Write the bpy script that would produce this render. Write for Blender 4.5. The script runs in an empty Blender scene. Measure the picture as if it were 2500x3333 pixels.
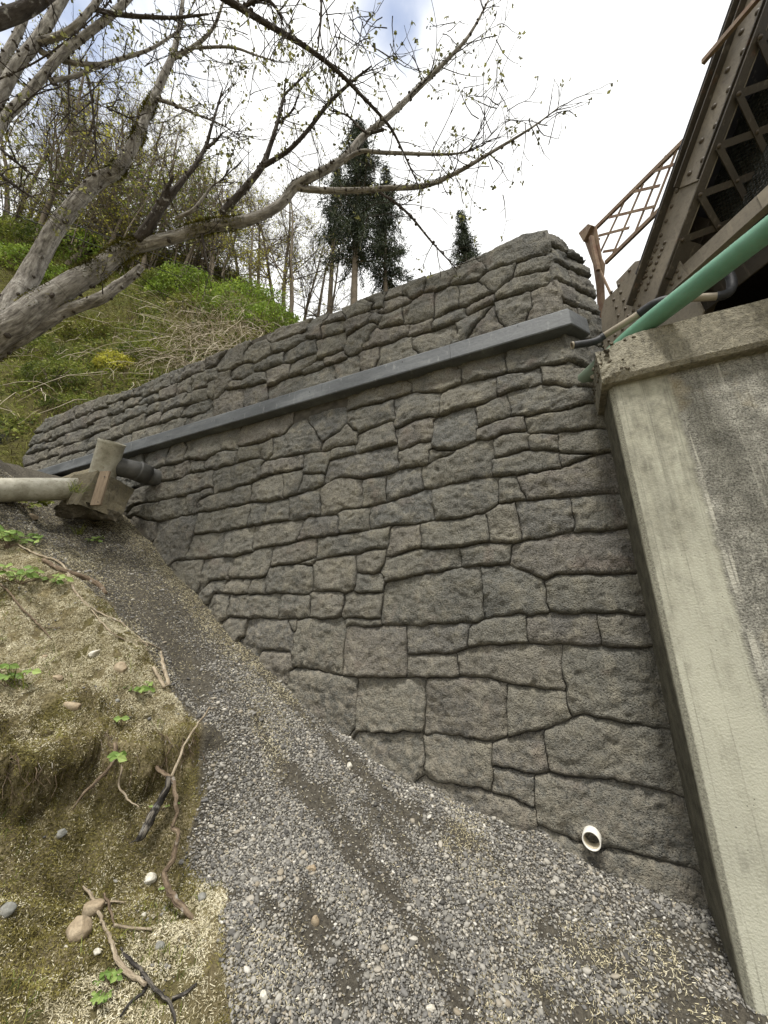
import bpy, bmesh, math, random
import numpy as np
from mathutils import Vector, Matrix
R = math.radians
rng = np.random.default_rng(7)
random.seed(7)
sc = bpy.context.scene
col = sc.collection

# ---------------------------------------------------------------- camera
F, CX, CY = 1255.0, 1250.0, 1666.5          # focal length / centre in photo pixels (2500 x 3333)
PITCH, HEAD = R(18.9), R(24.0)
FW = np.array([-math.sin(HEAD)*math.cos(PITCH), math.cos(HEAD)*math.cos(PITCH), math.sin(PITCH)])
RT = np.array([math.cos(HEAD), math.sin(HEAD), 0.0])
UP = np.cross(RT, FW)
cam = bpy.data.cameras.new('camera')
cam.sensor_fit = 'HORIZONTAL'; cam.sensor_width = 36.0; cam.lens = 36.0*F/2500.0
cam.clip_start = 0.05; cam.clip_end = 2000
camo = bpy.data.objects.new('camera', cam); col.objects.link(camo)
camo.matrix_world = Matrix(((RT[0], UP[0], -FW[0], 0), (RT[1], UP[1], -FW[1], 0), (RT[2], UP[2], -FW[2], 0), (0, 0, 0, 1)))
sc.camera = camo

# ---------------------------------------------------------------- sky, sun, exposure
SUN_EL, SUN_AZ = R(64), R(165)      # azimuth clockwise from +Y
def ray(px, py): return FW + RT*((px-CX)/F) + UP*((CY-py)/F)
world = bpy.data.worlds.new('World'); sc.world = world; world.use_nodes = True
nt = world.node_tree; nt.nodes.clear(); N = nt.nodes; L = nt.links
wout = N.new('ShaderNodeOutputWorld'); wmix = N.new('ShaderNodeMixShader')
bsky = N.new('ShaderNodeBackground'); bcl = N.new('ShaderNodeBackground')
sky = N.new('ShaderNodeTexSky'); sky.sky_type = 'NISHITA'; sky.sun_disc = False
sky.sun_elevation = SUN_EL; sky.sun_rotation = SUN_AZ
bsky.inputs['Strength'].default_value = 0.15
bcl.inputs['Color'].default_value = (1.0, 1.0, 0.985, 1); bcl.inputs['Strength'].default_value = 0.92
tc = N.new('ShaderNodeTexCoord')
nz = N.new('ShaderNodeTexNoise'); nz.inputs['Scale'].default_value = 11.0; nz.inputs['Detail'].default_value = 6.0
L.new(tc.outputs['Generated'], nz.inputs['Vector'])
fac = None
for (px, py, r0, r1) in ((1290, 20, 0.994, 1.0), (1300, 90, 0.9965, 1.0), (60, -60, 0.955, 1.0), (2500, -900, 0.985, 1.0), (-1600, 200, 0.93, 1.0)):
    d = ray(px, py); d = d/np.linalg.norm(d)
    dp = N.new('ShaderNodeVectorMath'); dp.operation = 'DOT_PRODUCT'; dp.inputs[1].default_value = tuple(d)
    L.new(tc.outputs['Generated'], dp.inputs[0])
    mr = N.new('ShaderNodeMapRange'); mr.inputs['From Min'].default_value = r0; mr.inputs['From Max'].default_value = r1
    L.new(dp.outputs['Value'], mr.inputs['Value'])
    if fac is None: fac = mr.outputs['Result']
    else:
        mx = N.new('ShaderNodeMath'); mx.operation = 'MAXIMUM'; L.new(fac, mx.inputs[0]); L.new(mr.outputs['Result'], mx.inputs[1]); fac = mx.outputs[0]
sm = N.new('ShaderNodeMath'); sm.operation = 'ADD'; L.new(fac, sm.inputs[0]); L.new(nz.outputs['Fac'], sm.inputs[1])
rp = N.new('ShaderNodeMapRange'); rp.interpolation_type = 'SMOOTHSTEP'
rp.inputs['From Min'].default_value = 0.80; rp.inputs['From Max'].default_value = 1.75; rp.inputs['To Max'].default_value = .85
L.new(sm.outputs[0], rp.inputs['Value'])
L.new(sky.outputs[0], bsky.inputs['Color']); L.new(rp.outputs['Result'], wmix.inputs[0])
L.new(bcl.outputs[0], wmix.inputs[1]); L.new(bsky.outputs[0], wmix.inputs[2]); L.new(wmix.outputs[0], wout.inputs['Surface'])
sl = bpy.data.lights.new('sun', 'SUN'); sl.energy = 2.7; sl.angle = R(10); sl.color = (1.0, 0.96, 0.9)
so = bpy.data.objects.new('sun', sl); col.objects.link(so)
sd = Vector((math.sin(SUN_AZ)*math.cos(SUN_EL), math.cos(SUN_AZ)*math.cos(SUN_EL), math.sin(SUN_EL)))
so.rotation_euler = sd.to_track_quat('Z', 'Y').to_euler()
sc.cycles.adaptive_threshold = .02; sc.cycles.max_bounces = 4; sc.cycles.diffuse_bounces = 2; sc.cycles.glossy_bounces = 2; sc.cycles.transmission_bounces = 2
sc.view_settings.view_transform = 'Standard'; sc.view_settings.look = 'None'
sc.view_settings.exposure = 0.6; sc.view_settings.gamma = 1.0

# ---------------------------------------------------------------- helpers
D = 3.5                                   # the stone wall stands on the plane y = D
def wall(px, py, d=D):
    r = ray(px, py); return r*(d/r[1])
def at(px, py, z): return ray(px, py)*z   # a point at depth z along the view axis
TN = np.array([.784, .621, 0.0]); TT = np.array([.621, -.784, 0.0])   # truss plane: normal, direction
def tp(px, py, d):
    r = ray(px, py); return r*(d/(r@TN))

def mesh(name, v, f, attrs=None, smooth=False):
    me = bpy.data.meshes.new(name)
    v = np.asarray(v, dtype=np.float32).reshape(-1, 3)
    if isinstance(f, np.ndarray):
        n, k = f.shape
        me.vertices.add(len(v)); me.vertices.foreach_set('co', v.ravel())
        me.loops.add(n*k); me.polygons.add(n)
        me.polygons.foreach_set('loop_start', np.arange(0, n*k, k, dtype=np.int32))
        me.loops.foreach_set('vertex_index', f.astype(np.int32).ravel())
        me.update(calc_edges=True); me.validate()
    else:
        me.from_pydata(v.tolist(), [], [tuple(int(i) for i in q) for q in f]); me.update()
    for k, a in (attrs or {}).items():
        a = np.asarray(a, dtype=np.float32)
        if a.ndim == 1:
            at_ = me.attributes.new(k, 'FLOAT', 'POINT'); at_.data.foreach_set('value', a)
        else:
            at_ = me.attributes.new(k, 'FLOAT_VECTOR', 'POINT'); at_.data.foreach_set('vector', a.ravel())
    if smooth: me.polygons.foreach_set('use_smooth', np.ones(len(me.polygons), dtype=bool))
    return me
def link(name, me, mat=None, parent=None):
    o = bpy.data.objects.new(name, me); col.objects.link(o)
    if mat is not None and me is not None and not me.materials: me.materials.append(mat)
    if parent is not None:
        o.parent = parent
        p = parent
        while p is not None and p.type != 'EMPTY': p = p.parent
        if parent.type == 'EMPTY': o.location = -Vector(parent.location)
    return o
def obj(name, v, f, mat, parent=None, attrs=None, smooth=False):
    return link(name, mesh(name, v, f, attrs, smooth), mat, parent)
def tag(o, label=None, cat=None, group=None, kind=None):
    if label: o['label'] = label
    if cat: o['category'] = cat
    if group: o['group'] = group
    if kind: o['kind'] = kind
    return o
def thing(name, loc, label, cat, group=None):
    o = bpy.data.objects.new(name, None); col.objects.link(o); o.location = Vector([float(c) for c in loc]); o.empty_display_size = .2
    return tag(o, label, cat, group)

# numpy gradient noise
_G = np.random.default_rng(5).normal(size=(64*64*64, 3)); _G = (_G/np.linalg.norm(_G, axis=1)[:, None]).astype(np.float32)
def pn(p):
    p = np.asarray(p, np.float32); fl = np.floor(p); f = p-fl; u = f*f*f*(f*(f*6-15)+10); i = fl.astype(np.int32) & 63
    j = (i+1) & 63; x, y, z = f[..., 0], f[..., 1], f[..., 2]; r = 0
    X_ = (i[..., 0]*4096, j[..., 0]*4096); Y_ = (i[..., 1]*64, j[..., 1]*64); Z_ = (i[..., 2], j[..., 2])
    wx, wy, wz = (1-u[..., 0], u[..., 0]), (1-u[..., 1], u[..., 1]), (1-u[..., 2], u[..., 2])
    for a in (0, 1):
        for b in (0, 1):
            ab = X_[a]+Y_[b]; w2 = wx[a]*wy[b]
            for c in (0, 1):
                g = _G[ab+Z_[c]]; r = r+w2*wz[c]*(g[..., 0]*(x-a)+g[..., 1]*(y-b)+g[..., 2]*(z-c))
    return r
def fbm(p, o=4, gain=.5):
    s = 0; a = 1.0; p = np.asarray(p, float)
    for k in range(o): s = s+a*pn(p+17.3*k); p = p*2.03; a *= gain
    return s
def sst(a, b, x):
    t = np.clip((x-a)/(b-a), 0, 1); return t*t*(3-2*t)

class MB:
    "collects pieces of ONE part"
    def __init__(s): s.v = []; s.f = []; s.n = 0; s.a = {}
    def add(s, v, f, **attrs):
        v = np.asarray(v, float).reshape(-1, 3)
        s.v.append(v); s.f += [tuple(int(i)+s.n for i in q) for q in f]; s.n += len(v)
        for k, a in attrs.items(): s.a.setdefault(k, []).append(np.asarray(a))
        return s
    def box(s, lo, hi, M=None):
        lo = np.array(lo, float); hi = np.array(hi, float)
        v = np.array([[(lo, hi)[i][0], (lo, hi)[j][1], (lo, hi)[k][2]] for i in (0, 1) for j in (0, 1) for k in (0, 1)])
        if M is not None: v = v@np.asarray(M)[:3, :3].T+np.asarray(M)[:3, 3]
        return s.add(v, [(0, 1, 3, 2), (4, 6, 7, 5), (0, 4, 5, 1), (2, 3, 7, 6), (0, 2, 6, 4), (1, 5, 7, 3)])
    def bar(s, a, b, w, t, up):
        "rectangular bar from a to b, w wide across, t thick along up"
        a = np.array(a, float); b = np.array(b, float); d = b-a; d /= np.linalg.norm(d)
        up = np.array(up, float); up = up-d*(up@d); up /= np.linalg.norm(up); sd_ = np.cross(d, up)
        v = [p+sd_*x*w/2+up*y*t/2 for p in (a, b) for x, y in ((-1, -1), (1, -1), (1, 1), (-1, 1))]
        return s.add(v, [(3, 2, 1, 0), (4, 5, 6, 7), (0, 1, 5, 4), (1, 2, 6, 5), (2, 3, 7, 6), (3, 0, 4, 7)])
    def plate(s, poly, off):
        "polygon (k,3) extruded by the vector off"
        p = np.array(poly, float); k = len(p); q = p+np.array(off)
        f = [tuple(range(k)), tuple(range(2*k-1, k-1, -1))]+[(i, i+k, (i+1) % k+k, (i+1) % k) for i in range(k)]
        return s.add(np.vstack([p, q]), f)
    def tube(s, pts, rad, n=8, caps=True, wob=0.0, seed=0):
        v, f, bk = tube(pts, rad, n, caps, wob, seed); return s.add(v, f, bk=bk)
    def out(s, name, mat, parent=None, smooth=False, bevel=0.0):
        at_ = {k: np.concatenate(a) for k, a in s.a.items()}
        at_ = {k: a for k, a in at_.items() if len(a) == s.n}
        o = obj(name, np.vstack(s.v), s.f, mat, parent, at_, smooth)
        if bevel:
            m = o.modifiers.new('bevel', 'BEVEL'); m.width = bevel; m.segments = 2; m.limit_method = 'ANGLE'
        return o
def tube(pts, rad, n=8, caps=True, wob=0.0, seed=0):
    P = np.asarray(pts, float); m = len(P); rad = np.broadcast_to(np.asarray(rad, float), (m,))
    T = np.gradient(P, axis=0); T /= np.linalg.norm(T, axis=1)[:, None]+1e-9
    up = np.array([0, 0, 1.0]) if abs(T[0][2]) < .9 else np.array([1.0, 0, 0])
    A = np.cross(T, up); A /= np.linalg.norm(A, axis=1)[:, None]+1e-9; B = np.cross(T, A)
    th = np.linspace(0, 2*np.pi, n, endpoint=False); c, s_ = np.cos(th), np.sin(th)
    rr = np.repeat(rad[:, None], n, 1)
    if wob:
        q = np.stack([np.repeat(c[None]*1.3, m, 0), np.repeat(s_[None]*1.3, m, 0), np.repeat(np.cumsum(np.r_[0, np.linalg.norm(np.diff(P, axis=0), axis=1)])[:, None]*6, n, 1)], -1)+seed*7.7
        rr = rr*(1+wob*fbm(q, 3))
    V = P[:, None]+rr[..., None]*(A[:, None]*c[None, :, None]+B[:, None]*s_[None, :, None])
    al = np.cumsum(np.r_[0, np.linalg.norm(np.diff(P, axis=0), axis=1)])
    bk = np.stack([rr*c, rr*s_, np.repeat(al[:, None], n, 1)], -1).reshape(-1, 3)
    f = []
    for i in range(m-1):
        for j in range(n):
            k = (j+1) % n; f.append((i*n+j, i*n+k, (i+1)*n+k, (i+1)*n+j))
    if caps: f += [tuple(range(n-1, -1, -1)), tuple(range((m-1)*n, m*n))]
    return V.reshape(-1, 3), f, bk
def spline(pts, k=6):
    "Catmull-Rom through rows of pts (any width)"
    P = np.asarray(pts, float); P = np.vstack([2*P[0]-P[1], P, 2*P[-1]-P[-2]]); o = []
    for i in range(1, len(P)-2):
        for t in np.linspace(0, 1, k, endpoint=False):
            a, b, c, d = P[i-1], P[i], P[i+1], P[i+2]
            o.append(.5*(2*b+(c-a)*t+(2*a-5*b+4*c-d)*t*t+(3*b-a-3*c+d)*t**3))
    return np.array(o+[P[-2]])
def blades(P, Dv, Ln, Wd, bend=0.3, droop=-1.0, rs=None):
    "thin bent blades: returns verts, quad+tri faces as one quad array (tip doubled)"
    rs = rs or rng; P = np.asarray(P, float); n = len(P)
    Dv = Dv/(np.linalg.norm(Dv, axis=1)[:, None]+1e-9); rd = rs.normal(size=(n, 3))
    S = np.cross(Dv, rd); S /= np.linalg.norm(S, axis=1)[:, None]+1e-9
    Ln = np.broadcast_to(Ln, (n,))[:, None]; W = np.broadcast_to(Wd, (n,))[:, None]/2
    dz = np.array([0, 0, droop])
    a, b = P-S*W, P+S*W; M = P+Dv*Ln*.55+dz*Ln*bend*.2; T = P+Dv*Ln*.95+dz*Ln*bend
    V = np.stack([a, b, M+S*W*.8, M-S*W*.8, T+S*W*.15, T-S*W*.15], 1).reshape(-1, 3)
    i = np.arange(n)[:, None]*6
    Fq = np.concatenate([i+np.array([[0, 1, 2, 3]]), i+np.array([[3, 2, 4, 5]])])
    return V, Fq
def leaves(P, size, rs=None, flat=0.5, nrm=None):
    "diamond leaves folded along the mid rib"
    rs = rs or rng; n = len(P); size = np.broadcast_to(size, (n,))[:, None]
    a = rs.normal(size=(n, 3)); a[:, 2] *= flat; a /= np.linalg.norm(a, axis=1)[:, None]
    b = np.cross(a, rs.normal(size=(n, 3))); b /= np.linalg.norm(b, axis=1)[:, None]; c = np.cross(a, b)
    V = np.stack([P, P+a*size*.45+b*size*.36+c*size*.08, P+a*size, P+a*size*.45-b*size*.36+c*size*.08], 1).reshape(-1, 3)
    i = np.arange(n)[:, None]*4
    return V, np.concatenate([i+np.array([[0, 1, 2]]), i+np.array([[0, 2, 3]])])

# ---------------------------------------------------------------- materials
def srgb(*c): return tuple(((x/255)/12.92 if x/255 <= .04045 else ((x/255+.055)/1.055)**2.4) for x in c)+(1,)
class MT:
    def __init__(s, name, rough=.8, spec=.3):
        s.m = bpy.data.materials.new(name); s.m.use_nodes = True; s.t = s.m.node_tree; s.N = s.t.nodes; s.L = s.t.links
        s.b = s.N['Principled BSDF']; s.b.inputs['Roughness'].default_value = rough; s.b.inputs['Specular IOR Level'].default_value = spec
        s.tc = s.N.new('ShaderNodeTexCoord').outputs['Object']; s.h = None
    def co(s, scale=(1, 1, 1), src=None):
        m = s.N.new('ShaderNodeMapping'); m.inputs['Scale'].default_value = scale; s.L.new(src or s.tc, m.inputs['Vector']); return m.outputs[0]
    def attr(s, n, vec=False):
        a = s.N.new('ShaderNodeAttribute'); a.attribute_name = n; return a.outputs['Vector' if vec else 'Fac']
    def rnd(s): return s.N.new('ShaderNodeObjectInfo').outputs['Random']
    def noise(s, scale, det=5, rough=.55, src=None, dist=0.0):
        n = s.N.new('ShaderNodeTexNoise'); n.inputs['Scale'].default_value = scale; n.inputs['Detail'].default_value = det
        n.inputs['Roughness'].default_value = rough; n.inputs['Distortion'].default_value = dist; s.L.new(src or s.tc, n.inputs['Vector']); return n.outputs['Fac']
    def vor(s, scale, src=None, feat='F1', out='Distance'):
        n = s.N.new('ShaderNodeTexVoronoi'); n.feature = feat; n.inputs['Scale'].default_value = scale; s.L.new(src or s.tc, n.inputs['Vector']); return n.outputs[out]
    def ramp(s, x, stops, interp='LINEAR'):
        r = s.N.new('ShaderNodeValToRGB'); e = r.color_ramp; e.interpolation = interp
        while len(e.elements) < len(stops): e.elements.new(.5)
        for el, (p, c) in zip(e.elements, stops):
            el.position = p; el.color = c if isinstance(c, tuple) else (c, c, c, 1)
        s.L.new(x, r.inputs[0]); return r.outputs[0]
    def mix(s, fac, a, b, mode='MIX'):
        m = s.N.new('ShaderNodeMix'); m.data_type = 'RGBA'; m.blend_type = mode
        for v, i in ((fac, 0), (a, 6), (b, 7)):
            if isinstance(v, (int, float)): m.inputs[i].default_value = v if i == 0 else (v, v, v, 1)
            elif isinstance(v, tuple): m.inputs[i].default_value = v
            else: s.L.new(v, m.inputs[i])
        return m.outputs[2]
    def math(s, op, a, b=0.0):
        m = s.N.new('ShaderNodeMath'); m.operation = op
        for v, i in ((a, 0), (b, 1)):
            if isinstance(v, (int, float)): m.inputs[i].default_value = v
            else: s.L.new(v, m.inputs[i])
        return m.outputs[0]
    def rng(s, x, a, b, c=0., d=1.):
        m = s.N.new('ShaderNodeMapRange'); m.inputs[1].default_value = a; m.inputs[2].default_value = b; m.inputs[3].default_value = c; m.inputs[4].default_value = d
        s.L.new(x, m.inputs[0]); return m.outputs[0]
    def xyz(s):
        m = s.N.new('ShaderNodeSeparateXYZ'); s.L.new(s.tc, m.inputs[0]); return m.outputs
    def bump(s, h, dist=.01, st=.6):
        b = s.N.new('ShaderNodeBump'); b.inputs['Distance'].default_value = dist; b.inputs['Strength'].default_value = st; s.L.new(h, b.inputs['Height'])
        if s.h is not None: s.L.new(s.h, b.inputs['Normal'])
        s.h = b.outputs[0]; s.L.new(s.h, s.b.inputs['Normal']); return s
    def color(s, c):
        if isinstance(c, tuple): s.b.inputs['Base Color'].default_value = c
        else: s.L.new(c, s.b.inputs['Base Color'])
        return s
    def rough(s, x): s.L.new(x, s.b.inputs['Roughness']); return s

def m_stone():
    m = MT('sculpted_stone', .88, .25)
    r = m.rnd()
    base = m.ramp(r, [(0, srgb(118, 116, 107)), (.3, srgb(128, 125, 114)), (.5, srgb(111, 111, 106)), (.68, srgb(134, 130, 118)), (.86, srgb(124, 118, 110)), (1, srgb(108, 110, 108))])
    base = m.mix(.30, base, srgb(118, 117, 109))
    n1 = m.noise(1.7, 3, .6); n2 = m.noise(7, 5, .65); n3 = m.noise(75, 3, .7)
    c = m.mix(m.rng(n1, .45, .68), base, m.mix(.55, base, srgb(88, 89, 88)))
    c = m.mix(m.rng(n2, .48, .70, 0, .6), c, srgb(154, 148, 130))
    c = m.mix(m.rng(m.noise(2.6, 3, .5, m.co((1, 1, 1.0)), 1.0), .58, .74, 0, .20), c, srgb(136, 108, 94))
    c = m.mix(m.rng(n3, .36, .56), m.mix(1.0, c, .45, 'MULTIPLY'), c); c = m.mix(m.rng(m.noise(120, 2, .7), .57, .7, 0, .5), c, srgb(168, 160, 140))
    st = m.noise(2.2, 3, .6, m.co((5, 5, .5)))
    c = m.mix(m.rng(st, .5, .75, 0, .4), c, srgb(66, 66, 66))
    Xw, Yw, Zw = m.xyz(); ws = m.math('MULTIPLY', m.rng(m.math('ABSOLUTE', m.math('ADD', Xw, m.math('MULTIPLY', m.math('SUBTRACT', m.noise(9, 3), .5), .12))), .03, .10, 1, 0), m.math('MULTIPLY', m.rng(Zw, -1.22, -1.27), m.rng(Zw, -1.62, -1.42))); c = m.mix(m.math('MULTIPLY', ws, .8), c, srgb(40, 40, 40))   # run-off stain below the drain pipe
    # pitch-dark pigment washed into the joints (attribute: distance from the joint)
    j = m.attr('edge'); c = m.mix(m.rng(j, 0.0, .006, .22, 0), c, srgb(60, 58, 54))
    X_, Y_, Z_ = m.xyz(); c = m.mix(m.math('MULTIPLY', m.rng(m.math('ADD', m.math('ADD', Z_, m.math('MULTIPLY', X_, .42)), m.noise(3, 4, .6)), .35, -.9), m.rng(m.noise(22, 3, .7), .42, .62, 0, .55)), c, srgb(158, 150, 134))
    m.color(c)
    pit = m.vor(55); h = m.math('ADD', m.math('MULTIPLY', n2, 1.6), m.math('ADD', m.math('MULTIPLY', n3, .6), m.math('MULTIPLY', m.rng(pit, .0, .35), .35)))
    m.bump(h, .038, 1.0)
    return m.m
def m_mortar():
    m = MT('joint_mortar', .95, .1); n = m.noise(14, 5)
    m.color(m.ramp(n, [(.3, srgb(62, 60, 55)), (.7, srgb(90, 86, 78))])).bump(n, .02, .8); return m.m
def m_band():
    m = MT('painted_ledge', .6, .35)
    n = m.noise(3, 5, .6, m.co((.6, 1, 3))); n2 = m.noise(30, 4)
    c = m.ramp(n, [(.3, srgb(70, 73, 75)), (.5, srgb(88, 91, 93)), (.7, srgb(114, 117, 118))])
    c = m.mix(m.rng(m.noise(6, 4, .7, m.co((3, 1, .8))), .6, .75, 0, .6), c, srgb(150, 152, 150))
    c = m.mix(m.rng(n2, .3, .5, .25, 0), c, srgb(50, 53, 56))
    m.color(c).bump(n2, .006, .5).rough(m.rng(n, .3, .7, .45, .75)); return m.m
def m_concrete(name, lo, hi, warm, scale=1.0, agg=.35):
    m = MT(name, .9, .2)
    n1 = m.noise(2.2*scale, 5, .6); n2 = m.noise(22*scale, 5, .7); v = m.vor(70*scale)
    c = m.ramp(n1, [(.3, lo), (.7, hi)]); c = m.mix(m.rng(n2, .5, .75, 0, .7), c, warm)
    c = m.mix(m.rng(n2, .25, .45, agg*1.6, 0), c, srgb(40, 38, 34))
    c = m.mix(m.rng(m.noise(2.5, 5, .65, m.co((7, 7, .5))), .52, .72, 0, .6), c, srgb(58, 56, 50))
    m.color(c).bump(m.math('ADD', n2, m.math('MULTIPLY', m.rng(v, 0, .5), .7)), .02, .8); return m.m
def m_abut():
    "weathered board-formed concrete, its left strip and foot rolled over with pale paint"
    m = MT('abutment_concrete', .88, .22); X, Y, Z = m.xyz()
    fine = m.noise(85, 4, .75); mid = m.noise(9, 5, .7); n1 = m.noise(1.6, 4)
    stk = m.noise(3, 5, .7, m.co((9, 9, .35)))
    raw = m.ramp(mid, [(.25, srgb(104, 103, 96)), (.5, srgb(148, 146, 136)), (.75, srgb(190, 188, 176))])
    raw = m.mix(m.rng(fine, .36, .54, .85, 0), raw, srgb(56, 54, 48))
    raw = m.mix(m.rng(fine, .6, .72, 0, .8), raw, srgb(205, 202, 188))
    raw = m.mix(m.rng(m.noise(2.4, 3), .62, .75, 0, .5), raw, srgb(158, 140, 98))
    pnt = m.ramp(n1, [(.3, srgb(160, 159, 144)), (.7, srgb(182, 181, 164))])
    pnt = m.mix(m.rng(m.noise(60, 3), .3, .45, .4, 0), pnt, srgb(160, 160, 140))
    # thinly rolled higher up: the grey shows through in runs
    thin = m.math('ADD', m.rng(Z, -.3, 1.7, 0, .5), m.math('ADD', m.rng(stk, .3, .7, -.12, .18), m.rng(m.noise(4.5, 5, .7, m.co((1.6, 1.6, .7))), .3, .7, -.22, .3)))
    pnt = m.mix(m.rng(thin, .12, .6, 0, .9), pnt, m.mix(m.rng(mid, .35, .65), srgb(158, 156, 139), srgb(104, 102, 91)))
    xe = m.math('ADD', X, m.math('MULTIPLY', m.math('SUBTRACT', m.noise(14, 3), .5), .05))
    k = m.rng(xe, .955, .985)                     # 0 paint, 1 raw concrete
    k = m.math('MULTIPLY', k, m.rng(m.math('ADD', Z, m.math('MULTIPLY', m.math('SUBTRACT', m.noise(5, 4), .5), .5)), -.45, -.3))
    c = m.mix(k, pnt, raw)
    bl = m.math('ABSOLUTE', m.math('SUBTRACT', m.math('FRACT', m.math('DIVIDE', m.math('ADD', X, m.math('MULTIPLY', mid, .006)), .145)), .5)); c = m.mix(m.math('MULTIPLY', m.rng(bl, 0, .035, .45, 0), m.rng(m.noise(2.5, 4), .38, .6)), c, srgb(96, 94, 84))
    hol = m.vor(26); c = m.mix(m.math('MULTIPLY', m.rng(hol, .07, .10, .8, 0), m.rng(m.noise(6, 2), .5, .6)), c, srgb(52, 50, 44))
    c = m.mix(m.math('MULTIPLY', m.rng(m.noise(2.6, 5, .7, m.co((6, 6, .25))), .5, .68, 0, .7), m.rng(Z, .2, 1.9)), c, srgb(92, 90, 80))
    # paint runs / lime streaks down the raw concrete
    rn = m.math('MULTIPLY', m.rng(m.noise(7, 2, .5, m.co((3.2, 3.2, .08))), .64, .68), m.rng(m.noise(3, 3), .42, .6))
    c = m.mix(m.math('MULTIPLY', rn, m.math('MULTIPLY', k, .6)), c, srgb(206, 203, 188))
    # horizontal form lines
    zz = m.math('ADD', Z, m.math('MULTIPLY', mid, .012))
    w = m.math('ABSOLUTE', m.math('SUBTRACT', m.math('FRACT', m.math('DIVIDE', m.math('ADD', zz, .12), .58)), .5))
    c = m.mix(m.math('MULTIPLY', m.rng(w, .0, .012, .5, 0), m.math('MULTIPLY', m.rng(n1, .35, .55), m.rng(m.math('ADD', k, m.rng(Z, 1.2, 1.5)), 0, 1, 0, .8))), c, srgb(88, 84, 74))
    sdm = m.rng(X, .578, .590); c = m.mix(sdm, m.mix(m.rng(mid, .35, .65), srgb(66, 64, 55), srgb(98, 95, 82)), c)  # side face: bare weathered concrete, its shade also put into the colour
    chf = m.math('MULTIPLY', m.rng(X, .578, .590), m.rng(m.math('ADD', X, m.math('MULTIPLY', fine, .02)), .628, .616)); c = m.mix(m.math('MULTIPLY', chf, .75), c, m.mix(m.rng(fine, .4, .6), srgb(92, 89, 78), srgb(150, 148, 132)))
    m.color(c).bump(m.math('MULTIPLY', m.math('ADD', fine, m.math('MULTIPLY', m.vor(80), .4)), m.rng(k, 0, 1, .3, 1)), .016, .8); return m.m
def m_steel(name, c0, c1, rust=.25):
    m = MT(name, .55, .4); n = m.noise(3, 5, .65); f = m.noise(40, 4, .7)
    c = m.ramp(n, [(.3, c0), (.7, c1)])
    c = m.mix(m.rng(m.noise(7, 6, .7), .68-rust*.5, .82-rust*.4), c, srgb(108, 76, 56))
    c = m.mix(m.rng(f, .3, .5, .35, 0), c, srgb(46, 40, 34))
    c = m.mix(m.rng(m.noise(4, 4, .6, m.co((5, 5, .6))), .58, .75, 0, .35), c, srgb(160, 150, 132))
    m.color(c).bump(f, .004, .5).rough(m.rng(n, .3, .7, .45, .75)); return m.m
def m_plain(name, c0, c1, scale=8, rough=.6, bmp=.005, spec=.3, co=None):
    m = MT(name, rough, spec); n = m.noise(scale, 5, .6, m.co(co) if co else None)
    m.color(m.ramp(n, [(.3, c0), (.7, c1)])).bump(m.noise(scale*5, 4, .6), bmp, .6); return m.m
def m_tint(name, stops, rough=.8, spec=.2, trans=0.0):
    m = MT(name, rough, spec); m.color(m.ramp(m.attr('tint'), stops))
    if trans:
        t = m.N.new('ShaderNodeBsdfTranslucent'); mx = m.N.new('ShaderNodeMixShader'); mx.inputs[0].default_value = trans
        cr = [n for n in m.N if n.type == 'VALTORGB'][0]; m.L.new(cr.outputs[0], t.inputs[0])
        m.L.new(m.b.outputs[0], mx.inputs[1]); m.L.new(t.outputs[0], mx.inputs[2]); m.L.new(mx.outputs[0], m.N['Material Output'].inputs[0])
    return m.m
def m_bark(name, c0, c1, c2, moss=.0, sc_=1.0):
    m = MT(name, .9, .15); bk = m.co((1, 1, .25), m.attr('bk', True))
    n = m.noise(34*sc_, 5, .65, bk); big = m.noise(3.2, 5, .6); lich = m.noise(13, 4, .6)
    c = m.ramp(n, [(.3, c0), (.5, c1), (.72, c2)])
    c = m.mix(m.rng(big, .45, .7, 0, .55), c, c1)
    c = m.mix(m.rng(lich, .6, .7, 0, .55), c, srgb(196, 194, 186))
    rg = m.noise(9, 3, .5, m.co((.4, .4, 6), m.attr('bk', True)))
    c = m.mix(m.rng(rg, .64, .72, 0, .5), c, srgb(60, 54, 46))
    if moss:
        g = m.N.new('ShaderNodeNewGeometry'); sp = m.N.new('ShaderNodeSeparateXYZ'); m.L.new(g.outputs['Normal'], sp.inputs[0])
        k = m.math('MULTIPLY', m.rng(sp.outputs[2], .35, .85), m.rng(m.noise(5, 4), .5-.2*moss, .62-.1*moss)); c = m.mix(k, c, srgb(74, 72, 22))
    m.color(c).bump(n, .028, 1.0); return m.m
M_ = {}
M_['stone'] = m_stone(); M_['mortar'] = m_mortar(); M_['band'] = m_band(); M_['abut'] = m_abut()
M_['cap'] = m_concrete('cap_concrete', srgb(110, 106, 94), srgb(154, 149, 132), srgb(180, 174, 154), 1.3, .4)
M_['rubble'] = m_concrete('broken_concrete', srgb(70, 66, 56), srgb(112, 104, 88), srgb(134, 124, 104), 1.6, .7)
M_['block'] = m_concrete('old_block_concrete', srgb(96, 90, 74), srgb(132, 124, 104), srgb(110, 100, 66), 1.4, .5)
M_['dark_conc'] = m_concrete('shade_dark_concrete', srgb(30, 28, 26), srgb(44, 41, 38), srgb(52, 48, 44))  # shade of the enclosed space under the deck put into the concrete's colour
M_['steel'] = m_steel('brown_painted_steel', srgb(104, 97, 85), srgb(128, 120, 106), .10)
M_['steel_in'] = m_steel('dark_inner_steel', srgb(30, 31, 38), srgb(42, 42, 50), .05)
M_['steel_dk'] = m_steel('shaded_brown_steel', srgb(60, 55, 48), srgb(80, 73, 63), .15)
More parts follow.
